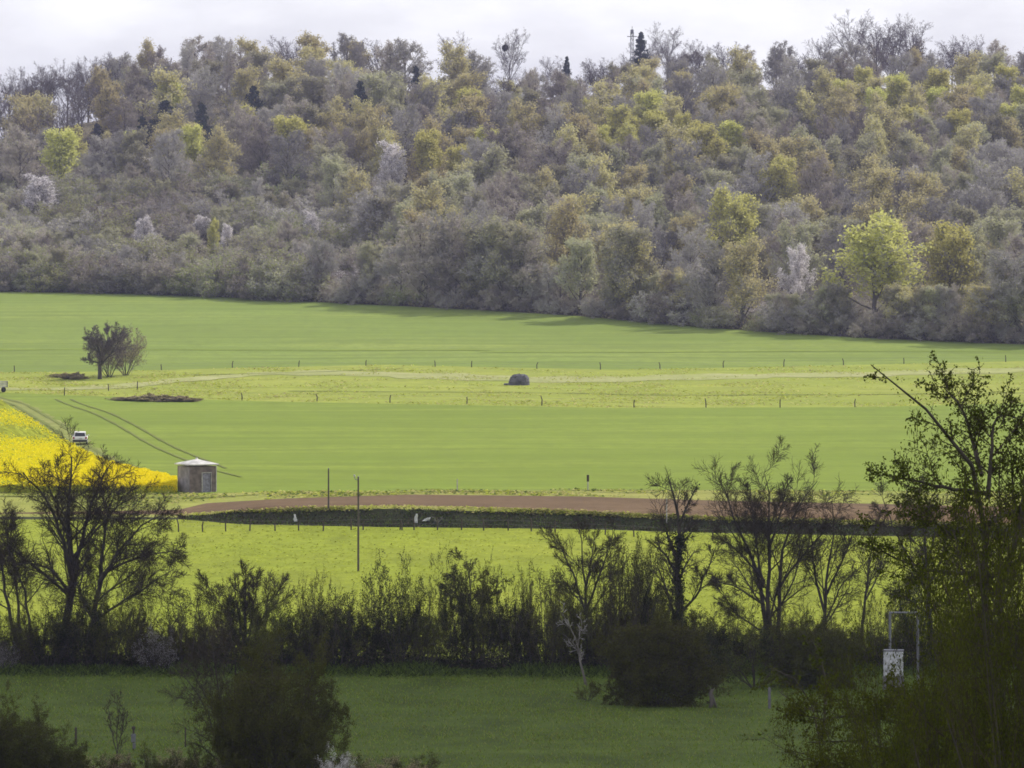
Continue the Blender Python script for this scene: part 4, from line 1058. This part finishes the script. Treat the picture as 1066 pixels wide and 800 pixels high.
ST = [([tuple(b0)] + line([(1020, 830), (985, 795), (930, 775), (880, 770), (838, 768)], YN, -.6, .1, 1), .07, .007),
      (line([(1025, 840), (970, 770), (915, 745), (870, 752), (836, 750)], YN, .8, .1, 2), .05, .006),
      (line([(1030, 830), (1040, 720), (1050, 650), (1048, 600)], YN, .8, .1, 5), .06, .007),
      (line([(1030, 840), (1070, 760), (1090, 690), (1100, 640)], YN, -.7, .1, 6), .06, .007),
      (line([(1030, 850), (960, 805), (900, 800), (860, 800)], YN, -1., .1, 7), .05, .006),
      (line([(1028, 845), (985, 745), (945, 735), (905, 725)], YN, -1.1, .1, 8), .05, .006),
      (line([(1030, 845), (1060, 790), (1080, 760)], YN, .5, .1, 9), .05, .006),
      (line([(1020, 800), (1015, 700), (1020, 640)], YN, .4, .1, 10), .05, .006)]
detailed('hawthorn_bush', 'dense dark leafy bush filling the bottom right corner', 'bush', b0, ST, [dict(HB_[0], flat=.15, n=16, absL=None), dict(HB_[1], flat=.15), HB_[2]], [(3, 3, .1, .02, .042, .7), (2, 9, .1, .03, .045, .7), (1, 20, .2, .05, .045, .7)], 'haw', None, seed=302, keep=0)
NB = bush_meshes(311, 5, 1.2, 'haw', 8, .042, stems=26, spread=1.25, dens=1.3, rmin=.004)
p = at(1080, 55.); put_bush('hawthorn_bush', NB, p, 3.3, EYE - (545 - HOR) / F * 55. - p[2], 'tall leafy bush at the right edge under the hawthorn shoots', 'bush', None, .7)
p = at(1000, 57.); put_bush('hawthorn_bush', NB, p, 2.7, EYE - (665 - HOR) / F * 57. - p[2], 'lower rounded leafy bush in front of the metal frame', 'bush', None, 2.7)
p = at(930, 62.); put_bush('hawthorn_bush', NB, p, 2.7, EYE - (732 - HOR) / F * 62. - p[2], 'low spreading leafy bush along the bottom below the white panel', 'bush', None, 5.2)
p = at(1100, 58.); put_bush('hawthorn_bush', NB, p, 3.4, EYE - (520 - HOR) / F * 58. - p[2], 'tallest leafy bush at the extreme right edge of the photo', 'bush', None, 4.1)
YN = 90.
b0 = at(862, YN)
ST = [([tuple(b0)] + line([(858, 800), (850, 740), (838, 708), (815, 692), (795, 690)], YN, -.4, .1, 1), .05, .006), (line([(855, 770), (862, 720), (858, 690), (846, 668)], YN, .5, .1, 2), .035, .006), (line([(850, 740), (830, 735), (812, 722)], YN, .5, .1, 3), .03, .005)]
detailed('hawthorn_bush', 'sparse leafy spray arching over the pasture before the white panel', 'bush', b0, ST, [dict(HB_[0], n=9, absL=None), dict(HB_[1], n=6), dict(HB_[2], n=4)], [(3, 3, .2, .015, .065, .7)], 'haw', None, seed=303, keep=0)

# lone tree and its bush in the field
pt = gp(104, 395); Yt = pt[1]
ST = [([tuple(pt)] + line([(104, 384), (105, 372), (101, 358), (98, 346)], Yt), .32, .04), (line([(104, 385), (108, 366), (113, 352), (112, 343)], Yt, .5), .16, .03), (line([(103, 378), (95, 376), (87, 374)], Yt, -.5), .12, .03), (line([(105, 372), (98, 360), (92, 352)], Yt, .5), .12, .03), (line([(105, 380), (116, 368), (124, 356), (126, 346)], Yt, -.6), .13, .03)]
detailed('field_tree', 'lone bare tree with thick forked trunk standing in the rough strip', 'tree', pt, ST, [dict(BR[0], n=10, L=.5), dict(BR[1], n=8, rmin=.03), dict(BR[2], n=7, rmin=.026), dict(BR[3], n=5, rmin=.022)], None, None, None, seed=401, bark='bark', wood='twig_mid')
FBm = bush_meshes(411, 6, 1.2, 'bramble', 1, .16, wood='twig_mid', stems=12, spread=.8, rmin=.02)
p = gp(114, 393); put_bush('field_bush', FBm, p, 5.6, 6.2, 'dense bare grey bush pressed against the lone field tree', 'bush', None, .5)
p = gp(131, 391); put_bush('field_bush', FBm, p, 6.0, 6.4, 'lighter bare bush spreading on the right of the lone field tree', 'bush', None, 2.5)
FS = bush_meshes(421, 2, 1.2, 'bramble', 4, .16, wood='twig_brown', stems=14, spread=1.3, rmin=.02)
for k, (px, py, w, h, lab) in enumerate([(134, 417, 4., .45, 'low brown scrub at the left end of the dark patch in the grass'), (156, 417.5, 5., .75, 'thickest brown scrub in the middle of the dark patch in the grass'), (178, 418, 5., .65, 'brown scrub right of the thickest one in the dark patch'), (193, 418, 4., .45, 'thin brown scrub at the right end of the dark patch'),
                                       (77, 395, 3.6, .8, 'low grey scrub just left of the lone field tree'), (64, 393, 3., .5, 'lowest grey scrub farther left of the lone field tree')]):
    p = gp(px, py); put_bush('scrub_patch', FS, p, w, h, lab, 'scrub', None, k * 1.3)

# ------------------------------------------------------------------ small buildings and objects
def hut():
    p = gp(198, 513.5); rz = R_(30)
    s = 2.55; h = 2.35
    c = np.array([p[0], p[1], p[2]]) + np.array([math.cos(rz) * s / 2 - math.sin(rz) * s / 2, math.sin(rz) * s / 2 + math.cos(rz) * s / 2, 0])
    o = empty('field_hut', c, rz); tag(o, 'small square hut with pale shallow roof beside the rapeseed', 'hut')
    hs_ = s / 2
    m = MB()
    t = .15
    m.box((0, hs_ - t / 2, h / 2 - .1), (s, t, h + .2)); m.box((hs_ - t / 2, 0, h / 2 - .1), (t, s - 2 * t, h + .2))
    dw, dh = .9, 1.75; dx = .35
    m.box(((-hs_ + dx - dw / 2) / 2, -hs_ + t / 2, h / 2 - .1), (hs_ + dx - dw / 2, t, h + .2))
    m.box(((hs_ + dx + dw / 2) / 2, -hs_ + t / 2, h / 2 - .1), (hs_ - dx - dw / 2, t, h + .2))
    m.box((dx, -hs_ + t / 2, (h + dh) / 2), (dw, t, h - dh))
    m.build('wall', M['brick'], o)
    m = MB(); m.box((-hs_ + t / 2, 0, h / 2 - .1), (t, s - 2 * t, h + .2)); w2 = m.build('wall', M['brick2'], o); w2['label'] = 'lighter grey side wall'
    m = MB(); m.box((dx, -hs_ + .07, dh / 2), (dw - .1, .05, dh - .05)); m.box((dx, -hs_ + .04, dh * .3), (dw - .2, .02, .1)); m.box((dx, -hs_ + .04, dh * .75), (dw - .2, .02, .1)); d = m.build('door', M['doorm'], o)
    m = MB(); m.box((dx + .3, -hs_ + .02, dh * .5), (.04, .05, .16)); m.build('handle', M['metal'], d)
    m = MB(); m.box((dx - dw / 2, -hs_ - .012, dh / 2), (.09, .06, dh)); m.box((dx + dw / 2, -hs_ - .012, dh / 2), (.05, .06, dh)); m.box((dx, -hs_ - .012, dh + .03), (dw + .1, .06, .07)); m.build('door_frame', M['palewood'], o)
    # shallow pyramid roof with thick eave
    e = hs_ + .2
    V = [(-e, -e, h + .1), (e, -e, h + .1), (e, e, h + .1), (-e, e, h + .1), (-e, -e, h + .2), (e, -e, h + .2), (e, e, h + .2), (-e, e, h + .2), (0, 0, h + .62)]
    m = MB(); m.add(V, [(3, 2, 1, 0), (0, 1, 5, 4), (1, 2, 6, 5), (2, 3, 7, 6), (3, 0, 4, 7)], [(4, 5, 8), (5, 6, 8), (6, 7, 8), (7, 4, 8)]); rf = m.build('roof', M['rooftin'], o)
    m = MB(); m.tube([(0, 0, h + .58), (0, 0, h + .72)], [.16, .05], 8); m.build('roof_cap', M['rooftin'], rf)
    m = MB(); m.tube([(hs_ + .08, -hs_ + .12, 0), (hs_ + .08, -hs_ + .12, h)], .06, 8); m.build('pale_corner_strip', M['palewood'], o)  # pale upright strip at the hut's right corner
hut()

def car():
    p = gp(83.5, 463); rz = R_(4)
    o = empty('parked_car', p + np.array([0, 0, .06]), rz, .92); tag(o, 'white hatchback car seen from behind on the track by the rapeseed', 'car')
    W, L, hh = 1.74, 4.1, 1.5
    # body profile along y (rear at -y) lofted with width changes
    prof = [(-2.02, .42), (-2.05, .62), (-2.02, .86), (-1.95, .95), (.9, .97), (1.85, .82), (2.0, .62), (2.02, .4), (1.95, .28), (-1.9, .28)]
    def loft(prof, w, inset=.06):
        n = len(prof); V = []
        for sx, k in ((-1, inset), (-1, 0), (1, 0), (1, inset)):
            cy = sum(a for a, _ in prof) / n; cz = sum(b for _, b in prof) / n
            for (y, z) in prof:
                s_ = 1 - (k * .6)
                V.append((sx * (w / 2 - (0 if k else .06) * 0 - (0 if k == 0 else -.0)) if k else sx * (w / 2 - .05), cy + (y - cy) * (s_ if k else 1), cz + (z - cz) * (s_ if k else 1)))
        return V, n
    V = []; n = len(prof); cy = -.02; cz = .6
    for x, s_ in ((-W / 2, .93), (-W / 2 + .06, 1), (W / 2 - .06, 1), (W / 2, .93)):
        V += [(x, cy + (y - cy) * (1 - (1 - s_) * .4), cz + (z - cz) * s_) for y, z in prof]
    Q = [(k * n + i, k * n + (i + 1) % n, (k + 1) * n + (i + 1) % n, (k + 1) * n + i) for k in range(3) for i in range(n)]
    T = [(0, i + 1, i) for i in range(1, n - 1)] + [(3 * n, 3 * n + i, 3 * n + i + 1) for i in range(1, n - 1)]
    m = MB(); m.add(V, Q, T); body = m.build('body', M['carpaint'], o)
    # cabin with sloping screens
    cab = [(-1.92, .93), (-1.62, 1.42), (-1.3, 1.5), (.1, 1.5), (.45, 1.4), (1.15, .95)]
    n = len(cab); V = []
    for sx in (-1, 1):
        V += [(sx * (W / 2 - .08 - (z - .93) * .28), y, z) for y, z in cab]
    Q = [(i, i + 1, n + i + 1, n + i) for i in range(n - 1)] + [(n - 1, 0, n, 2 * n - 1)]
    T = [(0, i + 1, i) for i in range(1, n - 1)] + [(n, n + i, n + i + 1) for i in range(1, n - 1)]
    m = MB(); m.add(V, Q, T); cb = m.build('cabin', M['carpaint'], o)
    def pane(name, pts, off):
        pts = np.array(pts, float); off = np.array(off, float)
        m = MB(); m.add(np.concatenate([pts, pts + off]), [(0, 1, 2, 3), (7, 6, 5, 4), (0, 4, 5, 1), (1, 5, 6, 2), (2, 6, 7, 3), (3, 7, 4, 0)]); return m.build(name, M['glass'], cb)
    pane('rear_window', [(-.62, -1.905, .98), (.62, -1.905, .98), (.54, -1.66, 1.38), (-.54, -1.66, 1.38)], (0, -.02, .012))
    pane('windscreen', [(-.68, 1.1, 1.0), (.68, 1.1, 1.0), (.58, .5, 1.38), (-.58, .5, 1.38)], (0, .02, .02))
    for s_ in (-1, 1):
        x0 = s_ * (W / 2 - .08 - .02); x1 = s_ * (W / 2 - .08 - .12)
        pane('side_window', [(x0, -1.6, 1.0), (x0, .9, 1.0), (x1, .35, 1.38), (x1, -1.42, 1.38)], (s_ * .02, 0, 0))
    m = MB(); m.box((0, -2.06, .46), (1.66, .12, .26), 0, .04); m.build('bumper', M['trimm'], o)
    m = MB(); m.box((0, -2.065, .72), (.5, .02, .11)); m.build('number_plate', M['panel'], o)
    for s_ in (-1, 1):
        m = MB(); m.box((s_ * .72, -2.03, .8), (.2, .08, .26), 0, .03); m.build('tail_lamp', M['redlamp'], o)
        m = MB(); m.box((s_ * .97, .7, 1.02), (.2, .1, .14), 0, .03); m.build('wing_mirror', M['carpaint'], o)
        for y in (-1.28, 1.3):
            m = MB(); x = s_ * .78; m.tube([(x - .1, y, .3), (x - .08, y, .3), (x + .08, y, .3), (x + .1, y, .3)], [.26, .31, .31, .26], 18); w_ = m.build('wheel', M['tyre'], o)
            m = MB(); m.tube([(x + s_ * .095, y, .3), (x + s_ * .115, y, .3)], [.19, .17], 14); m.build('rim', M['metal'], w_)
car()

def wagon():
    p = gp(-4, 408.5)
    o = empty('farm_wagon', p, R_(6)); tag(o, 'pale slatted farm wagon half out of view above the rapeseed', 'wagon')
    m = MB(); m.box((0, 0, .75), (3.2, 1.6, .12), 0, .02); m.build('bed', M['palewood'], o)
    m = MB()
    for z in (.98, 1.2, 1.42):
        for y in (-.78, .78): m.box((0, y, z), (3.2, .05, .13))
        for x in (-1.58, 1.58): m.box((x, 0, z), (.05, 1.5, .13))
    m.build('slatted_side', M['rooftin'], o)
    for x in (-1.5, 0, 1.5):
        for y in (-.82, .82):
            m = MB(); m.box((x, y, 1.1), (.08, .06, .8)); m.build('upright', M['post'], o)
    for x in (-1., 1.):
        for y in (-.72, .72):
            m = MB(); m.tube([(x, y - .1, .34), (x, y - .08, .34), (x, y + .08, .34), (x, y + .1, .34)], [.28, .34, .34, .28], 16); m.build('wheel', M['tyre'], o)
wagon()

def shelter():
    p = gp(541, 401)
    rg = np.random.default_rng(8)
    o = empty('stone_shelter', p); tag(o, 'small grey rounded stone shelter alone on the pale grass path', 'shelter')
    # rounded hump: flattened superellipsoid with sloping left side
    nu, nv = 26, 12; V = []
    for j in range(nv + 1):
        ph = j / nv * math.pi / 2
        for i in range(nu):
            a = i / nu * 2 * math.pi
            ca, sa = math.cos(a), math.sin(a)
            ex = .55
            r1 = math.cos(ph) ** .45
            x = 1.42 * r1 * math.copysign(abs(ca) ** .75, ca); y = 1.15 * r1 * math.copysign(abs(sa) ** .75, sa); z = 1.55 * math.sin(ph) ** .8
            x -= .22 * (1 - z / 1.55) * (1 if ca < 0 else 0)
            k = 1 + rg.normal(0, .025)
            V.append((x * k, y * k, z * k - .05))
    Q = [(j * nu + i, j * nu + (i + 1) % nu, (j + 1) * nu + (i + 1) % nu, (j + 1) * nu + i) for j in range(nv) for i in range(nu)]
    m = MB(); m.add(V, Q); m.build('shell', M['concrete'], o)
    m = MB(); m.box((.02, -1.16, .42), (.42, .14, .4), 0, .02); m.build('hollow_shade_block', M['trimm'], o)  # solid dark block, its colour stands in for the shade of a hollow
    m = MB(); m.box((-1.75, -.3, .12), (.9, .5, .26), .2, .05); m.build('step_slab', M['plinth'], o)
shelter()

def pole(px, py, ptop, label, r=.085, arm=True):
    p = gp(px, py); h = EYE - (ptop - HOR) / F * p[1] - p[2]
    o = empty('utility_pole', p); tag(o, label, 'utility pole')
    m = MB(); m.tube([(0, 0, -.3), (0, 0, h * .5), (0, 0, h)], [r, r * .88, r * .75], 10); m.build('shaft', M['polem'], o)
    m = MB(); m.tube([(0, 0, h - .002), (0, 0, h + .05)], [r * .8, r * .3], 10); m.build('cap', M['metal'], o)
    if arm:
        m = MB(); m.tube([(0, 0, h - .25), (-.22, 0, h - .2), (-.3, 0, h - .02)], [.04, .035, .03], 6); a = m.build('bracket', M['metal'], o)
        m = MB(); m.tube([(-.3, 0, h - .02), (-.3, 0, h + .06), (-.3, 0, h + .16)], [.04, .08, .05], 8); m.build('insulator', M['panel'], a)
pole(373, 595, 496.5, 'taller wooden pole standing in the bright meadow before the fence')
pole(342, 530.5, 488, 'wooden pole standing on top of the dark bank left of the meadow pole', .08, False)
def marker(px, py, ptop, label, mat='post', plate=True):
    p = gp(px, py); h = EYE - (ptop - HOR) / F * p[1] - p[2]
    o = empty('marker_stake', p); tag(o, label, 'stake')
    m = MB(); m.tube([(0, 0, 0), (0, 0, h)], .05, 8); m.build('shaft', M['palewood'], o)
    if plate: m = MB(); m.box((0, -.07, h - .3), (.22, .05, .6), 0, .02); m.build('plate', M[mat], o)
marker(612, 511, 494.5, 'slim stake with dark plate at the lower edge of the crop')
marker(476, 512, 499, 'faint pale stake at the lower edge of the crop', plate=False)
marker(694, 545, 519, 'slim pale stake on the bank before the ploughed strip', plate=False)

def fence(name, label, posts, hgt, r, wire=True, mat='post', wires=(.9, .55)):
    pts = [gp(px, py) for px, py in posts]
    o = empty(name, pts[0]); tag(o, label, 'fence')
    b = pts[0]; rf = random.Random(len(posts))
    for q in pts:
        h = hgt * rf.uniform(.85, 1.15); m = MB()
        m.tube([(0, 0, -.1), (rf.uniform(-.04, .04), 0, h * .6), (rf.uniform(-.16, .16), rf.uniform(-.1, .1), h)], [r, r * .95, r * .8], 7)
        m.build('post', M[mat], o, loc=q - b)
    if wire:
        for k in wires:
            m = MB()
            for a, c in zip(pts[:-1], pts[1:]):
                mid = (a + c) / 2 + np.array([0, 0, hgt * k - .05]); mid[2] = float(H(mid[0], mid[1])) + hgt * k - .04
                m.tube([a - b + (0, 0, hgt * k), mid - b, c - b + (0, 0, hgt * k)], .006, 3, False)
            m.build('wire', M['metal'], o)
fence('post_fence', 'wire fence of dark posts along the far side of the bright meadow', [(186, 554), (211, 554), (235, 553.5), (260, 553), (286.5, 553), (311, 553), (336.5, 553), (365.5, 552), (378, 552), (416.5, 552), (418.5, 552.2), (431, 552), (455.5, 552), (480.5, 552), (503.5, 552.5), (529, 552.5), (553, 553.5), (578, 555), (603, 556), (630, 557), (660, 559), (742, 563)], .95, .06)
fence('post_fence', 'sparse dark posts along the upper edge of the rough grass strip', [(15, 387.5), (104, 387), (168, 385.5), (242, 383.5), (311, 382), (381, 381), (453, 382), (491, 382.5), (559, 384), (625, 385), (687, 384), (753, 383), (816, 382), (878, 380.5), (941, 379), (1047, 377)], 1.0, .075)
fence('post_fence', 'sparse dark posts along the lower edge of the rough grass strip', [(67, 412), (113, 407), (143, 406), (252, 417), (330, 418), (406, 419.5), (486, 421), (564, 422.5), (660, 424.5), (735, 424.5), (812, 424.5), (890, 424)], 1.1, .075)
# pale forked sapling behind one fence post, white scraps on the bank
b0 = gp(455, 548)
ST = [([tuple(b0)] + line([(455.5, 545), (453, 541), (451, 538)], b0[1]), .05, .02), (line([(455.5, 545), (459, 541), (460.5, 538)], b0[1]), .04, .02)]
detailed('forked_sapling', 'tiny pale forked sapling behind the meadow fence', 'sapling', b0, ST, [dict(BR[0], n=5, L=.4, lmin=0), dict(BR[1], n=3, lmin=0)], None, None, None, seed=501, bark='bark_pale', wood='twig_far')
def scrap(px, py, w, h, seed, label, tilt=0.):
    rg = np.random.default_rng(seed); p = gp(px, py)
    nx, nz = 6, 7; V = []
    for j in range(nz):
        for i in range(nx):
            u = i / (nx - 1) - .5; v = j / (nz - 1)
            V.append((u * w * (1 - .65 * v) + tilt * v + rg.normal(0, .02), rg.normal(0, .06) - .12 * v * 0 - .15, v * h))
    n = len(V); B = [(x, y + .03, z) for x, y, z in V]
    Q = [(j * nx + i, j * nx + i + 1, (j + 1) * nx + i + 1, (j + 1) * nx + i) for j in range(nz - 1) for i in range(nx - 1)]
    Q2 = [(n + d, n + c, n + b, n + a) for a, b, c, d in Q]
    m = MB(); m.add(V + B, Q + Q2)
    tag(m.build('plastic_scrap', M['rag'], None, True, loc=p), label, 'scrap')
scrap(308, 543, .3, .6, 1, 'white scrap snagged alone on the dark bank below the bank pole', -.1)
scrap(432.5, 544.5, .34, .75, 2, 'upright white scrap above a meadow fence post on the dark bank', .1)
scrap(443, 542.5, .6, .3, 3, 'flat white scrap lying just right of the upright scrap', .3)

# metal frame and white panel on plinth by the hedgerow, right
def panel():
    Y = 300.; p = at(930, Y)
    zt = EYE - (678 - HOR) / F * Y - p[2]; zb = EYE - (704 - HOR) / F * Y - p[2]
    o = empty('control_cabinet', p, R_(-6)); tag(o, 'white fronted cabinet on a grey plinth beside the metal frame', 'cabinet')
    m = MB(); m.box((0, 0, zb / 2 - .15), (1.3, .8, zb + .3), 0, .03); m.build('plinth', M['plinth'], o)
    m = MB(); m.box((0, 0, (zt + zb) / 2 + .004), (1.2, .6, zt - zb), 0, .03); bd = m.build('housing', M['panel'], o)
    m = MB(); m.box((0, -.31, (zt + zb) / 2), (1.06, .03, zt - zb - .12), 0, .01); d = m.build('door', M['panel'], o)
    m = MB(); m.box((.42, -.34, (zt + zb) / 2), (.05, .04, .2), 0, .01); m.build('handle', M['metal'], d)
    m = MB(); m.box((0, 0, zt + .045), (1.3, .7, .08), 0, .02); m.build('lid', M['metal'], o)
    Y = 301.5; p = at(941, Y); h = EYE - (638 - HOR) / F * Y - p[2]; w = 29 / F * Y
    o = empty('metal_frame', p); tag(o, 'tall grey goalpost shaped metal frame among the right trees', 'frame')
    for s_ in (-1, 1):
        m = MB(); m.tube([(s_ * w / 2, 0, -.2), (s_ * w / 2, 0, h)], .08, 10); m.build('upright', M['metal'], o)
    m = MB(); m.tube([(-w / 2 - .06, 0, h), (w / 2 + .06, 0, h)], .065, 10); m.build('crossbar', M['metal'], o)
panel()
m = MB(); p = gp(866, 710); m.box((0, 0, .18), (.34, .2, .32), .3, .04); m.box((.1, -.08, .36), (.12, .1, .06), .3, .01)
tag(m.build('plastic_box', M['panel'], None, loc=p), 'tiny white box on the ground left of the white fronted cabinet', 'box')

# ------------------------------------------------------------------ sky, cloud, air, sun
EL, AZ = R_(41), R_(55)         # sun to the right and beyond the hill
sd = np.array([math.cos(EL) * math.sin(AZ), math.cos(EL) * math.cos(AZ), math.sin(EL)])
w = bpy.data.worlds.new('World'); S.world = w; w.use_nodes = True
nt = w.node_tree; nt.nodes.clear(); L = nt.links
out = node(nt, 'ShaderNodeOutputWorld'); bg = node(nt, 'ShaderNodeBackground'); bg.inputs['Strength'].default_value = .1
sky = node(nt, 'ShaderNodeTexSky', sky_type='NISHITA', sun_disc=False); sky.sun_elevation = EL; sky.sun_rotation = AZ; sky.altitude = 200; sky.dust_density = 2.
tc = node(nt, 'ShaderNodeTexCoord'); mp = node(nt, 'ShaderNodeMapping'); mp.inputs['Scale'].default_value = (1, 1, 2.6)
no = node(nt, 'ShaderNodeTexNoise'); no.inputs['Scale'].default_value = 9.; no.inputs['Detail'].default_value = 8; no.inputs['Roughness'].default_value = .55
L.new(tc.outputs['Generated'], mp.inputs[0]); L.new(mp.outputs[0], no.inputs['Vector'])
cr = node(nt, 'ShaderNodeValToRGB'); cr.color_ramp.elements[0].position = .36; cr.color_ramp.elements[1].position = .62
cr.color_ramp.elements[0].color = (7.9, 7.9, 8.8, 1); cr.color_ramp.elements[1].color = (12.8, 12.8, 13.3, 1)
L.new(no.outputs['Fac'], cr.inputs[0])
mx = node(nt, 'ShaderNodeMix', data_type='RGBA'); mx.inputs[0].default_value = .8
L.new(sky.outputs[0], mx.inputs[6]); L.new(cr.outputs[0], mx.inputs[7]); L.new(mx.outputs[2], bg.inputs['Color']); L.new(bg.outputs[0], out.inputs[0])

sun = bpy.data.lights.new('sun', 'SUN'); sun.energy = 4.2; sun.angle = R_(.53); sun.color = (1., .95, .86)
so = bpy.data.objects.new('sun', sun); COL.objects.link(so); so.location = tuple(sd * 300)
from mathutils import Vector
so.rotation_euler = Vector(tuple(-sd)).to_track_quat('-Z', 'Y').to_euler()

def cloud():
    """a real flat-bottomed cumulus high above: it shades the near slope, the pasture and the hedgerow"""
    ZC = 560.; rad = 380.; edgeY = 324.
    cx = sd[0] / sd[2] * (ZC - 4); cy = sd[1] / sd[2] * (ZC - 4) + edgeY - rad
    nu, nv = 160, 40; V = []
    rg = np.random.default_rng(2)
    ph0 = rg.uniform(0, 6.28, 12)
    for j in range(nv + 1):
        ph = -math.pi / 2 + j / nv * math.pi
        for i in range(nu):
            a = i / nu * 2 * math.pi
            lump = 1 + .010 * math.sin(9 * a + ph0[0]) + .006 * math.sin(23 * a + ph0[1]) + .004 * math.sin(51 * a + ph0[2])
            up = 1 + .25 * math.sin(7 * a + 3 * ph + ph0[3]) * math.sin(5 * ph + ph0[4]) + .15 * math.sin(15 * a + ph0[5]) * math.sin(11 * ph + ph0[6])
            r = rad * math.cos(ph) ** .6 * lump
            z = (60 * up if ph > 0 else 6) * math.sin(ph)
            V.append((r * math.cos(a), r * math.sin(a), z))
    Q = [(j * nu + i, j * nu + (i + 1) % nu, (j + 1) * nu + (i + 1) % nu, (j + 1) * nu + i) for j in range(nv) for i in range(nu)]
    m = MB(); m.add(V, Q); o = m.build('cloud', M['cloudm'], None, True, loc=(cx, cy, ZC)); tag(o, kind='structure')
cloud()

def haze():
    m, nt, N, L = new_mat('haze')
    out = node(nt, 'ShaderNodeOutputMaterial'); v = node(nt, 'ShaderNodeVolumePrincipled')
    v.inputs['Color'].default_value = (.60, .61, 1., 1); v.inputs['Density'].default_value = .00010; v.inputs['Anisotropy'].default_value = .2
    L.new(v.outputs[0], out.inputs['Volume'])
    b = MB(); b.box((0, 1640, 32), (3200, 3800, 180)); o = b.build('haze', m); tag(o, kind='stuff')
    o['label'] = 'pale blue haze hanging in the valley air'; o['category'] = 'haze'
haze()

cam = bpy.data.cameras.new('camera'); co = bpy.data.objects.new('camera', cam); COL.objects.link(co)
cam.sensor_width = 36; cam.lens = 18 / math.tan(R_(6)); cam.shift_y = -(400 - HOR) / 1066.
co.location = (0, 0, EYE); co.rotation_euler = (R_(90), 0, 0); cam.clip_end = 20000; cam.clip_start = .5
S.camera = co

S.view_settings.view_transform = 'Standard'; S.view_settings.look = 'None'; S.view_settings.exposure = .06; S.view_settings.gamma = 1.; S.view_settings.use_curve_mapping = False
S.render.engine = 'CYCLES'
c = S.cycles
c.max_bounces = 6; c.diffuse_bounces = 3; c.glossy_bounces = 2; c.transmission_bounces = 4; c.volume_bounces = 1; c.transparent_max_bounces = 4
c.use_denoising = True
c.pixel_filter_type = 'BLACKMAN_HARRIS'; c.filter_width = 1.7
